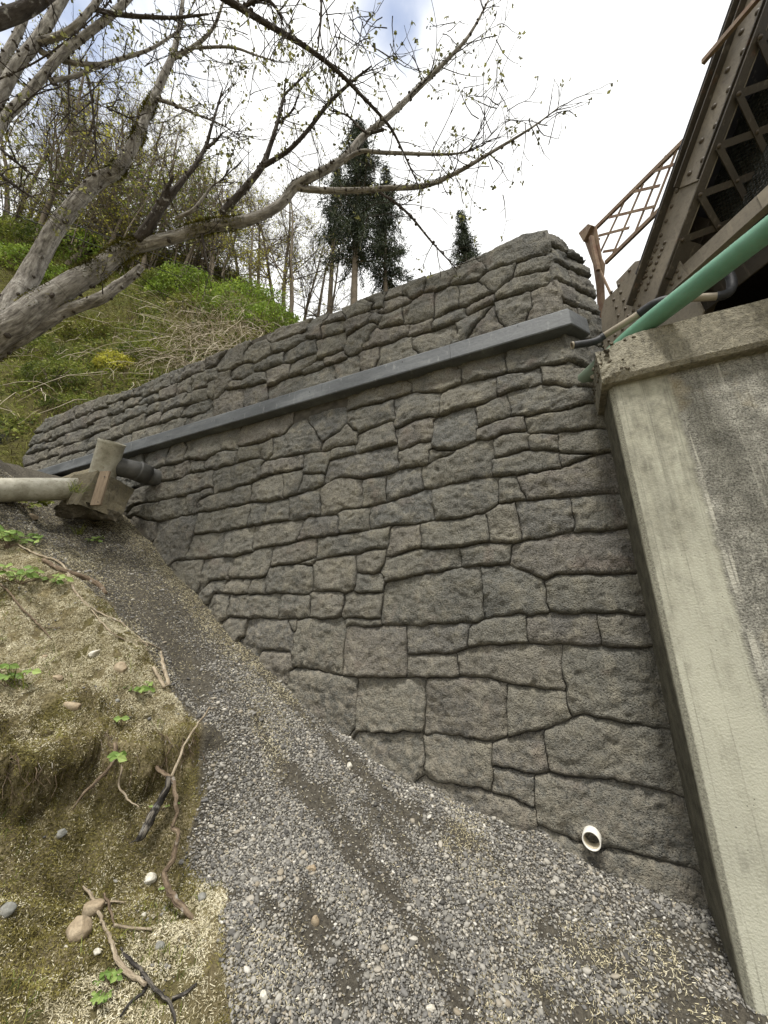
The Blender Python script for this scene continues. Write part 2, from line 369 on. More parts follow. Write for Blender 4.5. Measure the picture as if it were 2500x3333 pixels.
M_['rust'] = m_steel('rusty_railing_steel', srgb(110, 92, 74), srgb(142, 120, 96), .42)
M_['rivet'] = m_plain('rivet_paint', srgb(66, 58, 48), srgb(90, 80, 66), 20, .5, .002)
M_['grate'] = m_plain('dark_grating', srgb(34, 37, 36), srgb(58, 62, 60), 10, .55, .002)
def m_green():
    m = MT('green_pvc', .36, .5); X, Y, Z = m.xyz(); n = m.noise(6, 5, .65); f = m.noise(40, 4, .7, m.co((1, 1, 4)))
    c = m.ramp(n, [(.3, srgb(84, 130, 106)), (.7, srgb(102, 148, 124))]); c = m.mix(m.rng(f, .52, .72, 0, .45), c, srgb(112, 124, 106))
    c = m.mix(m.rng(m.math('ADD', X, m.math('MULTIPLY', n, .1)), .66, .80, .85, 0), c, srgb(92, 98, 84))  # left stub: shade painted in as a dirty grey-green
    m.color(c).rough(m.rng(f, .3, .7, .3, .6)); return m.m
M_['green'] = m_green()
M_['ink'] = m_plain('black_print', srgb(30, 44, 38), srgb(36, 50, 42), 9, .6, .0)
M_['conduit'] = m_plain('grey_conduit', srgb(120, 112, 98), srgb(160, 150, 132), 5, .5, .002)
M_['tape'] = m_plain('black_sleeve', srgb(34, 35, 38), srgb(62, 63, 66), 12, .55, .003)
M_['pvc'] = m_plain('white_pvc', srgb(214, 210, 198), srgb(232, 229, 220), 14, .4, .001, .4)
M_['pvc_in'] = m_plain('stained_pvc', srgb(150, 140, 116), srgb(196, 186, 164), 9, .6, .002)
def m_galv():
    m = MT('weathered_pipe', .6, .35); n = m.noise(5, 6, .7); n2 = m.noise(24, 4, .7)
    c = m.ramp(n, [(.3, srgb(128, 124, 108)), (.5, srgb(164, 160, 144)), (.7, srgb(196, 193, 180))])
    c = m.mix(m.rng(n2, .55, .7, 0, .6), c, srgb(104, 100, 80)); m.color(c).bump(n2, .006, .5); return m.m
M_['galv'] = m_galv()
M_['hdpe'] = m_plain('dark_coupling', srgb(62, 62, 60), srgb(92, 91, 87), 8, .6, .003)
M_['wood'] = m_plain('weathered_board', srgb(116, 102, 86), srgb(148, 132, 112), 9, .85, .01, .15, (6, 6, .6))
M_['bark'] = m_bark('pale_bark', srgb(66, 62, 56), srgb(134, 129, 121), srgb(188, 184, 175), 1.0)
M_['bark_dk'] = m_bark('dark_bark', srgb(44, 40, 36), srgb(68, 62, 56), srgb(98, 92, 84), .3)
M_['bark_far'] = m_plain('far_bark', srgb(84, 76, 65), srgb(118, 108, 93), 3, .95, .02)
M_['moss'] = m_tint('moss', [(0, srgb(46, 45, 18)), (.5, srgb(84, 82, 28)), (1, srgb(136, 128, 48))])
M_['leaf'] = m_tint('young_leaves', [(0, srgb(76, 76, 52)), (.5, srgb(112, 112, 70)), (1, srgb(160, 160, 88))], .6, .3, .25)
M_['bud'] = m_tint('bud_leaves', [(0, srgb(128, 124, 58)), (.6, srgb(166, 162, 66)), (1, srgb(206, 204, 92))], .6, .3, .4)
M_['ivy'] = m_tint('bright_ground_leaves', [(0, srgb(84, 86, 42)), (.45, srgb(112, 138, 50)), (1, srgb(168, 186, 82))], .6, .3, .3)
M_['sprout'] = m_tint('sprout_leaves', [(0, srgb(80, 104, 48)), (.5, srgb(116, 144, 72)), (1, srgb(158, 178, 104))], .6, .3, .3)
M_['ivy_dk'] = m_tint('muted_leaves', [(0, srgb(62, 74, 34)), (.5, srgb(102, 114, 50)), (1, srgb(146, 152, 72))], .65, .25, .3)
M_['needle'] = m_tint('needles', [(0, srgb(32, 38, 28)), (.6, srgb(56, 66, 46)), (1, srgb(84, 94, 62))], .7, .2, .1)
M_['grass'] = m_tint('hill_grass', [(0, srgb(72, 66, 40)), (.35, srgb(112, 110, 54)), (.7, srgb(128, 140, 60)), (1, srgb(176, 166, 118))], .8, .2, .25)
M_['vine'] = m_tint('dry_vines', [(0, srgb(130, 118, 100)), (1, srgb(206, 196, 176))], .9, .1)
M_['straw'] = m_tint('straw_fibres', [(0, srgb(88, 80, 62)), (.28, srgb(140, 131, 104)), (.62, srgb(192, 183, 152)), (1, srgb(230, 223, 198))], .9, .1)
M_['mossg'] = m_tint('bank_moss', [(0, srgb(70, 64, 36)), (.4, srgb(116, 108, 60)), (.75, srgb(154, 145, 90)), (1, srgb(140, 150, 76))], .9, .1)
M_['root'] = m_bark('root_bark', srgb(78, 66, 54), srgb(116, 101, 84), srgb(154, 138, 116), 0, 1.6)
M_['stick'] = m_bark('bleached_stick', srgb(112, 100, 84), srgb(166, 152, 130), srgb(204, 192, 168), 0, 1.6)
M_['char'] = m_bark('dark_root_bark', srgb(36, 34, 32), srgb(66, 63, 60), srgb(168, 160, 146), 0, 1.2)
M_['cable'] = m_plain('black_cable', srgb(22, 22, 22), srgb(34, 34, 34), 5, .6, .0)
M_['net'] = m_plain('black_netting', srgb(24, 26, 26), srgb(40, 42, 42), 5, .8, .0)
M_['asphalt'] = m_plain('road_fill', srgb(58, 57, 54), srgb(74, 72, 68), 6, .95, .01)
def m_rock(name, c0, c1, c2):
    m = MT(name, .8, .25); n = m.noise(9, 5, .6); f = m.noise(60, 4, .65)
    m.color(m.mix(m.rng(f, .3, .55, .4, 0), m.ramp(n, [(.3, c0), (.5, c1), (.7, c2)]), srgb(80, 74, 64))).bump(f, .008, .6); return m.m
M_['rock_tan'] = m_rock('tan_cobble', srgb(136, 120, 98), srgb(162, 146, 122), srgb(178, 164, 140))
M_['rock_grey'] = m_rock('grey_cobble', srgb(104, 106, 102), srgb(136, 136, 130), srgb(164, 162, 154))
M_['rock_pale'] = m_rock('pale_cobble', srgb(178, 172, 156), srgb(206, 202, 188), srgb(224, 220, 208))
def m_soil():
    m = MT('soil', .95, .1); n = m.noise(4, 6, .65); f = m.noise(38, 5, .7)
    c = m.ramp(n, [(.3, srgb(82, 74, 56)), (.5, srgb(124, 114, 86)), (.7, srgb(170, 158, 124))])
    c = m.mix(m.rng(m.noise(2.3, 5), .5, .62, 0, .6), c, srgb(82, 78, 42))
    g = m.attr('grav'); dk = m.ramp(f, [(.3, srgb(52, 49, 44)), (.7, srgb(104, 99, 88))])
    m.color(m.mix(g, m.mix(m.rng(f, .3, .55, .6, 0), c, srgb(46, 38, 26)), dk)).bump(f, .03, .9).bump(n, .04, .6); return m.m
M_['soil'] = m_soil()
def m_pebble():
    m = MT('pebbles', .75, .3); r = m.rnd()
    c = m.ramp(r, [(0, srgb(66, 65, 63)), (.2, srgb(108, 106, 101)), (.45, srgb(146, 143, 135)), (.6, srgb(104, 103, 102)), (.82, srgb(176, 172, 162)), (.93, srgb(146, 136, 118)), (1, srgb(212, 209, 200))])
    m.color(m.mix(m.rng(m.noise(60, 3), .3, .6, .45, 0), c, srgb(80, 76, 68))); return m.m
M_['pebble'] = m_pebble()
def m_hill():
    m = MT('hillside_soil', .95, .1); n = m.noise(.8, 6, .65); f = m.noise(7, 5, .7)
    c = m.ramp(n, [(.3, srgb(74, 66, 44)), (.5, srgb(96, 94, 52)), (.7, srgb(84, 96, 44))])
    m.color(m.mix(m.rng(f, .35, .6, .7, 0), c, srgb(46, 40, 30))).bump(f, .15, .9); return m.m
M_['hill'] = m_hill()
# ================================================================ the stone-faced retaining wall
# stone outlines surveyed on the wall face: (origin x, origin y) of the survey sheet, then corner lists, two units per photo pixel
SA = (400, 1400, [
 [410,100,740,20,735,130,650,120,520,190,395,185],[520,195,660,120,735,135,715,215,590,245,525,240],[280,165,405,110,395,190,275,230],[130,190,280,165,270,230,150,270],
 [-20,240,130,190,150,270,130,350,-20,380],
 [745,20,1050,-60,1040,10,890,75,740,100],[740,105,885,80,885,165,720,210],[890,85,965,40,960,150,890,175],[965,40,1100,0,1250,0,1285,75,1270,125,1110,145,965,165],
 [1250,-60,1400,-90,1400,0,1290,70,1250,0],[1290,80,1400,5,1520,-10,1520,80,1350,115,1285,125],[1350,115,1500,95,1500,145,1335,190],[1165,150,1330,130,1325,200,1310,270,1165,270],
 [890,230,1160,155,1155,245,900,295],[580,260,720,215,890,180,900,290,820,335,580,400],[345,340,400,290,575,255,578,365,420,410,345,430],[330,225,425,195,425,280,325,310],
 [430,195,525,195,525,245,430,275],[240,235,330,225,325,310,225,335],[150,275,235,245,225,335,140,355],[75,380,220,340,345,320,335,430,200,460,60,475],
 [235,450,395,435,380,540,215,590,180,590],[70,490,220,465,180,580,120,580,60,540],[390,460,420,415,500,400,490,440,470,480,460,540,385,540],[500,385,570,365,570,400,500,430],
 [475,480,560,430,700,385,695,490,550,520,475,530],[710,390,830,345,830,460,700,485],[830,345,1030,275,1035,430,830,460],[1035,275,1155,250,1160,310,1135,400,1040,425],
 [1165,290,1285,280,1305,345,1135,400],[1335,195,1500,150,1770,90,1790,150,1770,240,1560,310,1480,285,1380,290,1310,340],
 [1300,350,1350,325,1555,320,1545,450,1540,490,1410,515,1280,545,1275,400],[920,490,1070,450,1070,580,910,590],[1075,440,1270,380,1275,545,1190,570,1075,580],[835,480,920,470,910,590,810,620],
 [650,505,835,475,810,610,625,655],[485,540,640,510,620,655,460,670],[215,600,460,550,470,580,440,690,405,830,340,840,300,800,200,700],[460,675,640,665,640,815,420,835,405,830],
 [650,665,845,630,830,790,650,820],[850,630,1160,580,1125,715,840,775],[1160,600,1200,565,1395,570,1395,670,1130,715],[1405,540,1430,510,1605,490,1590,650,1400,665],
 [1255,705,1590,660,1735,625,1715,760,1520,800,1255,830],[970,765,1245,705,1245,820,1130,860,950,885],[700,830,830,790,965,760,950,890,935,940,820,960,680,945],[515,850,690,825,675,965,500,990],
 [340,850,510,845,495,990,440,980,380,900],[940,890,1110,870,1230,880,1225,1040,1160,1060,920,1055,920,960],[1130,865,1240,830,1235,880],[1230,860,1360,820,1505,810,1505,1000,1440,1050,1240,1040],
 [1515,820,1610,770,1705,750,1690,860,1600,930,1520,920],[1525,935,1690,960,1690,1050,1525,1045],[840,965,925,960,915,1060,810,1075],[660,1000,720,965,820,970,800,1065,650,1060],
 [550,985,655,970,640,1060,530,1065],[685,1080,1015,1070,1000,1215,800,1225,670,1210],[1020,1070,1130,1065,1210,1090,1210,1215,1005,1220],[1220,1050,1420,1055,1430,1120,1390,1215,1215,1220],
 [1440,1070,1690,1050,1680,1220,1430,1225],[590,1075,680,1075,660,1230,600,1180],[660,1230,800,1225,780,1340,660,1260],[800,1240,1060,1230,1090,1300,1100,1420,1085,1445,880,1430,780,1350],
 [1065,1230,1120,1225,1110,1300,1085,1300],[1125,1235,1420,1225,1430,1380,1415,1590,1110,1530,1105,1440],[1440,1230,1690,1225,1690,1275,1440,1275],
 [215,600,200,700,120,640,60,560,120,580]])
SB = (1150, 1150, [
 [10,270,370,190,375,240,255,285,10,350],[380,160,690,90,700,185,560,245,380,240],[690,85,985,40,1000,110,920,130,710,190],[985,40,1250,-40,1500,-60,1540,20,1230,75,1060,105,1005,115],
 [1225,85,1550,30,1590,100,1590,205,1370,210,1225,180],[940,140,1220,85,1225,175,1060,220,940,250],[560,260,700,195,930,145,940,250,780,325,570,380],[270,290,400,250,555,250,565,375,500,395,400,420,270,475],
 [10,360,250,295,260,420,30,500,10,470],[20,520,230,440,265,480,270,580,10,640],[270,490,350,450,500,415,510,545,430,560,300,610],[510,440,640,380,785,350,800,470,790,550,620,620,540,620,520,590],
 [790,350,1000,270,1015,395,810,470],[1015,255,1225,185,1380,210,1540,215,1640,300,1400,335,1180,385,1020,395],[800,490,920,430,1050,400,1100,405,1120,495,960,520,870,550,795,550],
 [1115,410,1300,365,1560,330,1680,340,1680,470,1500,475,1330,505,1140,505],[905,570,960,520,1130,510,1145,620,930,665],[1150,545,1250,530,1330,525,1330,625,1150,620],
 [1335,510,1500,490,1690,480,1700,640,1450,640,1340,625],[1345,640,1450,650,1580,655,1350,720],[910,680,1100,635,1335,630,1345,735,1100,770,910,790],
 [445,740,500,700,640,650,790,570,900,560,900,790,700,830,510,860,460,860],[490,620,545,635,640,640,545,680,490,705],[300,640,420,590,510,570,495,620,480,700,300,745],
 [210,800,290,760,440,735,450,880,330,920,220,950],[60,820,200,800,210,960,60,990],[110,1010,210,970,440,885,510,890,515,1040,520,1080,250,1110,110,1135],
 [510,880,700,830,935,800,945,960,860,1030,700,1070,530,1085],[950,810,1050,780,1125,945,950,965],[1065,800,1350,745,1560,660,1740,640,1750,890,1390,920,1130,950],
 [1055,970,1400,930,1440,1140,1110,1210],[1410,930,1780,900,1800,1130,1450,1160],[870,1040,950,975,1050,970,1100,1210,885,1220],[440,1100,700,1070,860,1040,880,1220,700,1250,445,1260],
 [240,1130,430,1105,435,1260,270,1310,215,1290],[215,1320,330,1290,680,1260,695,1380,190,1480],[690,1265,850,1240,1020,1240,1025,1350,850,1380,705,1380],
 [1030,1260,1250,1200,1660,1150,1830,1140,1850,1430,1620,1430,1420,1430,1230,1464,1140,1410,1030,1370],[184,1500,450,1440,820,1390,836,1500,846,1720,800,1740,600,1750,180,1770]])
SC_ = (700, 1850, [
 [850,385,1235,370,1235,690,920,710,825,690],[1240,375,1640,365,1640,510,1570,545,1250,555],[1250,570,1400,560,1580,575,1580,705,1240,700],[480,670,600,665,815,700,910,720,910,1050,700,950],
 [915,720,1240,715,1360,730,1345,1060,1060,1080,910,1070],[290,535,480,550,500,640,470,680,330,580],[920,1080,1340,1070,1335,1330,1200,1320,1000,1150],
 [1366,744,1400,710,1580,710,1800,720,1890,750,1904,1080,1830,1120,1500,1084,1374,1074],[1366,1090,1500,1094,1800,1136,1804,1450,1640,1420,1380,1370]])
SD = (1450, 1800, [
 [90,660,200,620,520,600,735,605,750,760,780,900,700,890,400,830,300,820,90,800],[760,610,1380,630,1420,850,1460,1155,1150,1100,960,1050,820,1035,770,800],[400,860,780,910,815,1040,790,1090,640,1140,415,1200],
 [160,490,330,430,520,405,530,580,160,605],[530,430,590,405,980,400,1010,580,960,600,770,590,540,575],[990,405,1330,400,1360,610,1090,610,1020,570],
 [235,85,430,75,510,120,630,180,660,330,660,395,520,390,260,410,250,300],[640,190,700,160,870,135,1290,140,1330,385,1100,395,730,390,665,330],
 [310,1240,410,1220,640,1160,670,1430,560,1430,310,1390],[640,1165,800,1100,900,1050,1150,1110,1470,1165,1550,1590,1300,1530,900,1450,720,1440,670,1420],[315,1400,570,1440,580,1640,320,1560],
 [586,1462,722,1440,1550,1592,1660,2080,1046,1922,714,1854,602,1764],[602,1780,1020,1930,1650,2090,1680,2320,900,2320,500,1920],[-140,1470,300,1570,584,1674,596,1800,300,1800,-140,1600]])
SI = (1200, 730, [
 [740,220,900,140,1095,75,1110,190,960,235,765,285],[580,290,735,235,760,290,700,360,530,385],[380,340,570,285,570,320,525,385,425,420,365,400],[220,420,360,350,370,400,270,470,220,440],
 [105,455,210,400,215,450,110,480],[0,460,100,450,90,540,0,550],[100,490,250,460,255,510,95,570],[0,555,80,535,85,590,0,635],[100,580,210,545,225,620,90,650],[225,540,415,430,430,580,240,640],
 [430,430,570,390,590,510,440,580],[585,385,715,365,800,430,640,520,595,510],[720,355,780,300,950,250,930,330,840,420,800,430],[960,250,1110,200,1130,290,940,335],[840,430,940,340,1135,300,1140,380,960,440,830,470],
 [640,530,800,440,800,500,640,560],[410,650,500,590,620,530,630,580,500,640,420,670],[830,490,1050,430,1065,540,840,620],[1065,430,1190,385,1235,400,1240,510,1070,550],[570,640,800,520,660,680,575,720],
 [670,690,800,530,840,625],[265,650,400,625,410,670,260,720],[280,740,560,645,570,710,285,815],[65,800,280,730,285,830,70,885]])
SH = (700, 900, [
 [840,300,1000,220,1085,195,1085,235,850,370,835,330],[860,380,1010,305,985,400,930,470,845,495],[685,320,820,275,830,340,700,380],[600,320,690,280,680,380,605,395],[655,410,840,360,835,450,700,510,665,500],
 [445,500,600,410,650,405,660,490,480,545,440,540],[360,440,480,390,590,335,595,370,440,480,370,470],[180,500,350,430,355,480,250,560,190,545],[250,600,330,540,435,480,440,545,250,615],
 [330,600,475,560,480,630,340,710],[485,560,655,500,570,610,485,630],[580,610,700,535,700,570,575,635],[340,720,560,640,760,575,770,645,350,790],[700,530,835,490,835,520,760,560,705,560],
 [770,575,930,515,930,585,775,640],[940,500,1060,450,1065,540,940,580],[970,445,1030,360,1250,310,1255,370,1090,430],[95,640,140,570,240,560,240,625,110,665],[170,690,220,630,325,620,325,680,165,720],
 [10,790,60,740,180,720,180,840,10,890],[185,720,330,690,335,790,185,835],[0,530,170,470,180,550,60,605,0,600],[0,640,90,620,100,670,20,780,0,780],[70,740,110,670,160,670,160,715],[360,410,490,360,580,310,590,345,480,400,370,440],
 [840,230,1090,110,1085,190,870,250],[710,290,830,240,825,270,700,300]])
def sheet(S, d=D-.03):
    ox, oy, ps = S; o = []
    for p in ps:
        q = np.array(p, float).reshape(-1, 2)
        o.append(np.array([[*wall(ox+a/1.9988, oy+b/1.9988, d)[[0, 2]]] for a, b in q]))
    return o
def sdf(P, poly):
    a = poly; b = np.roll(poly, -1, 0); d2 = np.full(P.shape[:-1], 1e9); s = np.ones(P.shape[:-1])
    for p, q in zip(a, b):
        e = q-p; w = P-p; t = np.clip((w@e)/(e@e+1e-12), 0, 1)[..., None]; r = w-e*t
        d2 = np.minimum(d2, (r**2).sum(-1))
        c1 = P[..., 1] >= p[1]; c2 = P[..., 1] < q[1]; c3 = e[0]*w[..., 1] > e[1]*w[..., 0]
        s = np.where((c1 & c2 & c3) | (~c1 & ~c2 & ~c3), -s, s)
    return s*np.sqrt(d2)
def masonry(polys, region, O, EX, NRM, parent, step, hmax=.034, gapk=1.0, seed=0):
    "each outline becomes one rough stone; neighbours meet in a recessed joint"
    O = np.array(O); EX = np.array(EX); NRM = np.array(NRM); rs = np.random.default_rng(100+seed); made = []
    bb = [(p.min(0)-.12, p.max(0)+.12) for p in polys]
    for i, poly in enumerate(polys):
        lo, hi = bb[i]; nx = max(4, int((hi[0]-lo[0])/step)); nz_ = max(4, int((hi[1]-lo[1])/step))
        u = np.linspace(lo[0], hi[0], nx); v = np.linspace(lo[1], hi[1], nz_); U, V = np.meshgrid(u, v, indexing='ij')
        P = np.stack([U, V], -1); W3 = np.stack([U*1.0, V*1.0, 0*U+seed*3.1], -1)
        wb = np.stack([fbm(W3*5, 3), fbm(W3*5+40, 3)], -1)*.028+np.stack([pn(W3*22), pn(W3*22+9)], -1)*.006
        Q = P+wb
        di = sdf(Q, poly); m = np.full(di.shape, .3)
        for j, (l2, h2) in enumerate(bb):
            if j != i and (l2 < hi).all() and (h2 > lo).all(): m = np.minimum(m, sdf(Q, polys[j]))
        g = np.minimum((m-di)/2, .4-np.maximum(di, 0)*2)
        g = np.minimum(g, -sdf(P+wb*.35, region))
        gu, gv = np.gradient(g, u, v)
        c = poly.mean(0); half = max(.05, (poly[:, 1].max()-poly[:, 1].min())/2)
        t = np.clip((V-c[1])/half, -1.2, 1.2)
        hor = np.clip(np.abs(gv), 0, 1)
        e = g-gapk*(.0015+.0035*hor)
        wd = np.where(t < 0, .004+.004*(1+t).clip(0), .006+.012*t.clip(0))*(.4+.8*hor)
        e0 = np.maximum(e, 0); prof = 1-np.exp(-e0/wd); sh_ = .34+.40*np.clip(1-hor*1.25, 0, 1); prof = sh_+(1-sh_)*prof
        h = hmax*prof*(.85+.3*rs.random())
        # chisel facets
        sz = max(.1, min(half, .4)); fc = np.full(h.shape, 1.0)
        for k in range(7):
            an = rs.uniform(0, 2*np.pi); dv = np.array([math.cos(an), math.sin(an)]); sl_ = rs.uniform(.12, .55)
            ext = half*abs(dv[1])+(poly[:, 0].max()-poly[:, 0].min())/2*abs(dv[0])
            fc = np.minimum(fc, rs.uniform(.0, .03)-sl_*(((P-c)@dv)-ext*rs.uniform(.35, .85))*.5)
        rough = fbm(W3*3.2+i*1.7, 4, .55)*.022-np.abs(fbm(W3*8+i, 4, .65))*.036+pn(W3*27)*.006
        lay = np.abs(pn(np.stack([U*2.5, V*11+fbm(W3*2)*2, 0*U+i*.37], -1)))*.020
        h = h+prof*(np.clip(fc, -.026, .010)+rough-lay+.02-.012*t*(.3+rs.random()*.9)+((P-c)@rs.normal(0, .028, 2)).clip(-.012, .012)-.022*sst(.05, .30, fbm(W3*6+31, 3))*np.exp(-np.maximum(e, 0)/.045))
        h = np.maximum(h, .006)
        keep = (e > 0); cell = keep[:-1, :-1] | keep[1:, :-1] | keep[:-1, 1:] | keep[1:, 1:]
        if cell.sum() < 3: continue
        # pull the outermost grid points on to the joint line, then drop a skirt into the joint
        eu, ev = np.gradient(e, u, v); g2 = eu**2+ev**2+1e-4; sh = np.where(e < 0, -e/g2, 0)
        du, dv_ = np.clip(sh*eu, -step*1.3, step*1.3), np.clip(sh*ev, -step*1.3, step*1.3)
        idx = np.arange(nx*nz_).reshape(nx, nz_)
        fq = np.stack([idx[:-1, :-1], idx[1:, :-1], idx[1:, 1:], idx[:-1, 1:]], -1)[cell]
        us = np.unique(fq); mp = np.full(nx*nz_, -1); mp[us] = np.arange(len(us)); fq = mp[fq]
        X = (O+(U+du)[..., None]*EX+(V+dv_)[..., None]*np.array([0, 0, 1.0])+h[..., None]*NRM).reshape(-1, 3)[us]
        ed = np.concatenate([fq[:, [0, 1]], fq[:, [1, 2]], fq[:, [2, 3]], fq[:, [3, 0]]]); key = np.sort(ed, 1); _, inv, cnt = np.unique(key, axis=0, return_inverse=True, return_counts=True); bd = ed[cnt[inv.ravel()] == 1]
        bv = np.unique(bd); bm_ = np.full(len(us), -1); bm_[bv] = len(us)+np.arange(len(bv)); Xb = X[bv]-NRM*(h.ravel()[us][bv]+.035)[:, None]
        fq = np.concatenate([fq, np.stack([bd[:, 1], bd[:, 0], bm_[bd[:, 0]], bm_[bd[:, 1]]], -1)])
        at_e = np.concatenate([np.clip(e, 0, .2).ravel()[us], np.zeros(len(bv))])
        o = obj('stone', np.vstack([X, Xb]), fq, M_['stone'], parent, {'edge': at_e}, True)
        o.data.polygons.foreach_set('use_smooth', np.r_[np.ones(len(fq)-len(bd), dtype=bool), np.zeros(len(bd), dtype=bool)])
        made.append(o)
    return made
XC = .40                                   # corner where the wall turns back along the bridge
LZ0, LZ1 = 2.885, 3.095                      # ledge
low = sheet(SA)+sheet(SB)+sheet(SC_)+sheet(SD)
par = sheet(SI)+sheet(SH)
rs = np.random.default_rng(21)
# the far end of the parapet: small stones in five wavering courses
ptop = lambda x: 4.40+.05*math.sin(x*1.3)+.03*math.sin(x*3.1)
zc = [3.06, 3.33, 3.60, 3.87, 4.12, 4.46]
for k in range(5):
    x = -9.7+rs.uniform(0, .3)
    while x < -4.45:
        w = rs.uniform(.3, .62); z0 = zc[k]+.05*math.sin(x*2+k); z1 = zc[k+1]+.05*math.sin(x*2+k+1)
        if rs.random() < .25: z1 -= .09
        x1 = min(x+w, -4.40)
        if x1-x > .12: par.append(np.array([[x+rs.uniform(-.05, .05), z0+.02], [x1+rs.uniform(-.05, .05), z0+rs.uniform(0, .05)], [x1-.01, z1], [x, z1+rs.uniform(-.04, .02)]]))
        x = x1
wroot = thing('retaining_wall', (-3, D, -1.5), 'tall dark grey wall of sculpted stone blocks with parapet and smooth ledge', 'wall')
reg_low = np.array([[-9.8, -3.0], [.66, -3.0], [.66, 2.42], [XC+.02, 2.5], [XC+.02, LZ0+.06], [-9.8, LZ0+.06]])
xs = np.linspace(-9.3, XC+.03, 40)
top = [[x, ptop(x)-(.10 if x > .25 else 0)] for x in xs]
reg_par = np.array([[-9.25, LZ1-.12], [XC+.03, LZ1-.12]]+top[::-1]+[[-9.5, 4.1], [-9.65, 3.6]])
masonry(low, reg_low, (0, D+.02, 0), (1, 0, 0), (0, -1, 0), wroot, .015, seed=1)
masonry(par, reg_par, (0, D+.02, 0), (1, 0, 0), (0, -1, 0), wroot, .016, hmax=.04, seed=2)
# the end face, turned back 45 degrees
c45 = math.sqrt(.5); ex = np.array([c45, c45, 0]); nr = np.array([c45, -c45, 0])
endp = []
for k, (z0, z1) in enumerate(((2.2, 2.55), (2.57, 2.84), (3.0, 3.32), (3.34, 3.6), (3.62, 3.86), (3.88, 4.1), (4.1, 4.4))):
    x = -.02
    while x < .56:
        w = rs.uniform(.2, .42); x1 = min(x+w, .6); dz = -.05*x
        endp.append(np.array([[x, z0+dz], [x1, z0+dz-.02], [x1, z1+dz-.02], [x, z1+dz]])); x = x1+.0
reg_end = np.array([[-.03, 2.1], [.42, 2.1], [.56, 3.1], [.56, 3.6], [.50, 4.08], [.3, 4.2], [.1, 4.31], [-.03, 4.33]])
masonry(endp, reg_end, (XC-.01, D+.02, 0), ex, nr, wroot, .018, hmax=.036, seed=3)
# mortar core behind the stones (solid, 0.45 m thick)
mb = MB(); mb.plate([[-9.2, D+.016, -3], [.66, D+.016, -3], [.66, D+.016, 2.42], [XC, D+.016, 2.45], [XC, D+.016, 4.24]]+[[x, D+.016, ptop(x)-.05] for x in np.linspace(.2, -9.2, 24)]+[[-9.5, D+.016, 3.6]], (0, .45, 0))
mb.out('mortar_core', M_['mortar'], wroot)
mb = MB(); P0 = np.array([XC-.01, D+.022, 0]); q = [P0+ex*a+np.array([0, 0, z]) for a, z in ((0, 2.1), (.4, 2.1), (.53, 3.1), (.53, 3.6), (.47, 4.04), (.3, 4.14), (0, 4.26))]
mb.plate(q, -nr*.3); mb.out('end_core', M_['mortar'], wroot)
# ledge band: front run and the short return on the end face
def strip(path, prof, name):
    "sweep profile (out, z) along mitred plan path"
    V = []; k = len(prof)
    for (p, n) in path:
        for (o_, z) in prof: V.append([p[0]+n[0]*o_, p[1]+n[1]*o_, z])
    f = []
    for i in range(len(path)-1):
        for j in range(k): f.append((i*k+j, i*k+(j+1) % k, (i+1)*k+(j+1) % k, (i+1)*k+j))
    f += [tuple(range(k)), tuple(range((len(path)-1)*k+k-1, (len(path)-1)*k-1, -1))]
    return obj(name, V, f, M_['band'], wroot)
tn = math.tan(R(22.5))
prof = [(-.05, LZ0+.004), (.125, LZ0), (.132, LZ0+.012), (.13, LZ1-.025), (.118, LZ1-.006), (-.05, LZ1+.03)]
lx = [-9.4, -7.6, -5.9, -4.1, -2.35, -.72, XC]
for i in range(len(lx)-1):
    a, b = lx[i]+.0015, lx[i+1]-.0015
    path = [((a, D), (0, -1)), ((b, D), (0, -1))]
    if i == len(lx)-2: path = [((a, D), (0, -1)), ((XC, D), (tn, -1)), ((XC+ex[0]*.22, D+ex[1]*.22), (c45*.75, -c45*.75))]
    o = strip(path, prof, 'ledge_section')
for px, py in ((1310, 1178), (1008, 1276), (760, 1364), (1685, 1060), (545, 1422)):
    p = wall(px, py, D-.131); MB().tube([p+[0, .02, 0], p+[0, -.0015, 0]], .008, 8).out('tie_hole', M_['tape'], wroot)

# white drain pipe through the wall
p = wall(1935, 2722, D-.05); wp = thing('weep_pipe', p, 'short white plastic drain pipe poking out of the lowest wall stones', 'pipe')
def ring(c, ax, ro, ri, ln, n=40):
    ax = np.array(ax, float); ax /= np.linalg.norm(ax); a = np.cross(ax, [0, 0, 1.0]); a /= np.linalg.norm(a); b = np.cross(ax, a)
    th = np.linspace(0, 2*np.pi, n, endpoint=False); V = []
    for (r_, s) in ((ro, 0), (ro, ln), (ro-.002, ln+.002), (ri+.002, ln+.002), (ri, ln), (ri, 0)):
        V += [c+ax*s+r_*(a*math.cos(t)+b*math.sin(t)) for t in th]
    f = [(i*n+j, i*n+(j+1) % n, ((i+1) % 6)*n+(j+1) % n, ((i+1) % 6)*n+j) for i in range(6) for j in range(n)]
    return V, f
ax = np.array([-.12, -1, -.05]); V, f = ring(p+np.array([0, .13, 0]), ax, .056, .048, .19)
mb = MB(); mb.add(V, f).out('pipe_wall', M_['pvc'], wp, True)
V, f = ring(p+np.array([0, .13, 0]), ax, .0475, .045, .175); MB().add(V, f).out('stained_lining', M_['pvc_in'], wp, True)

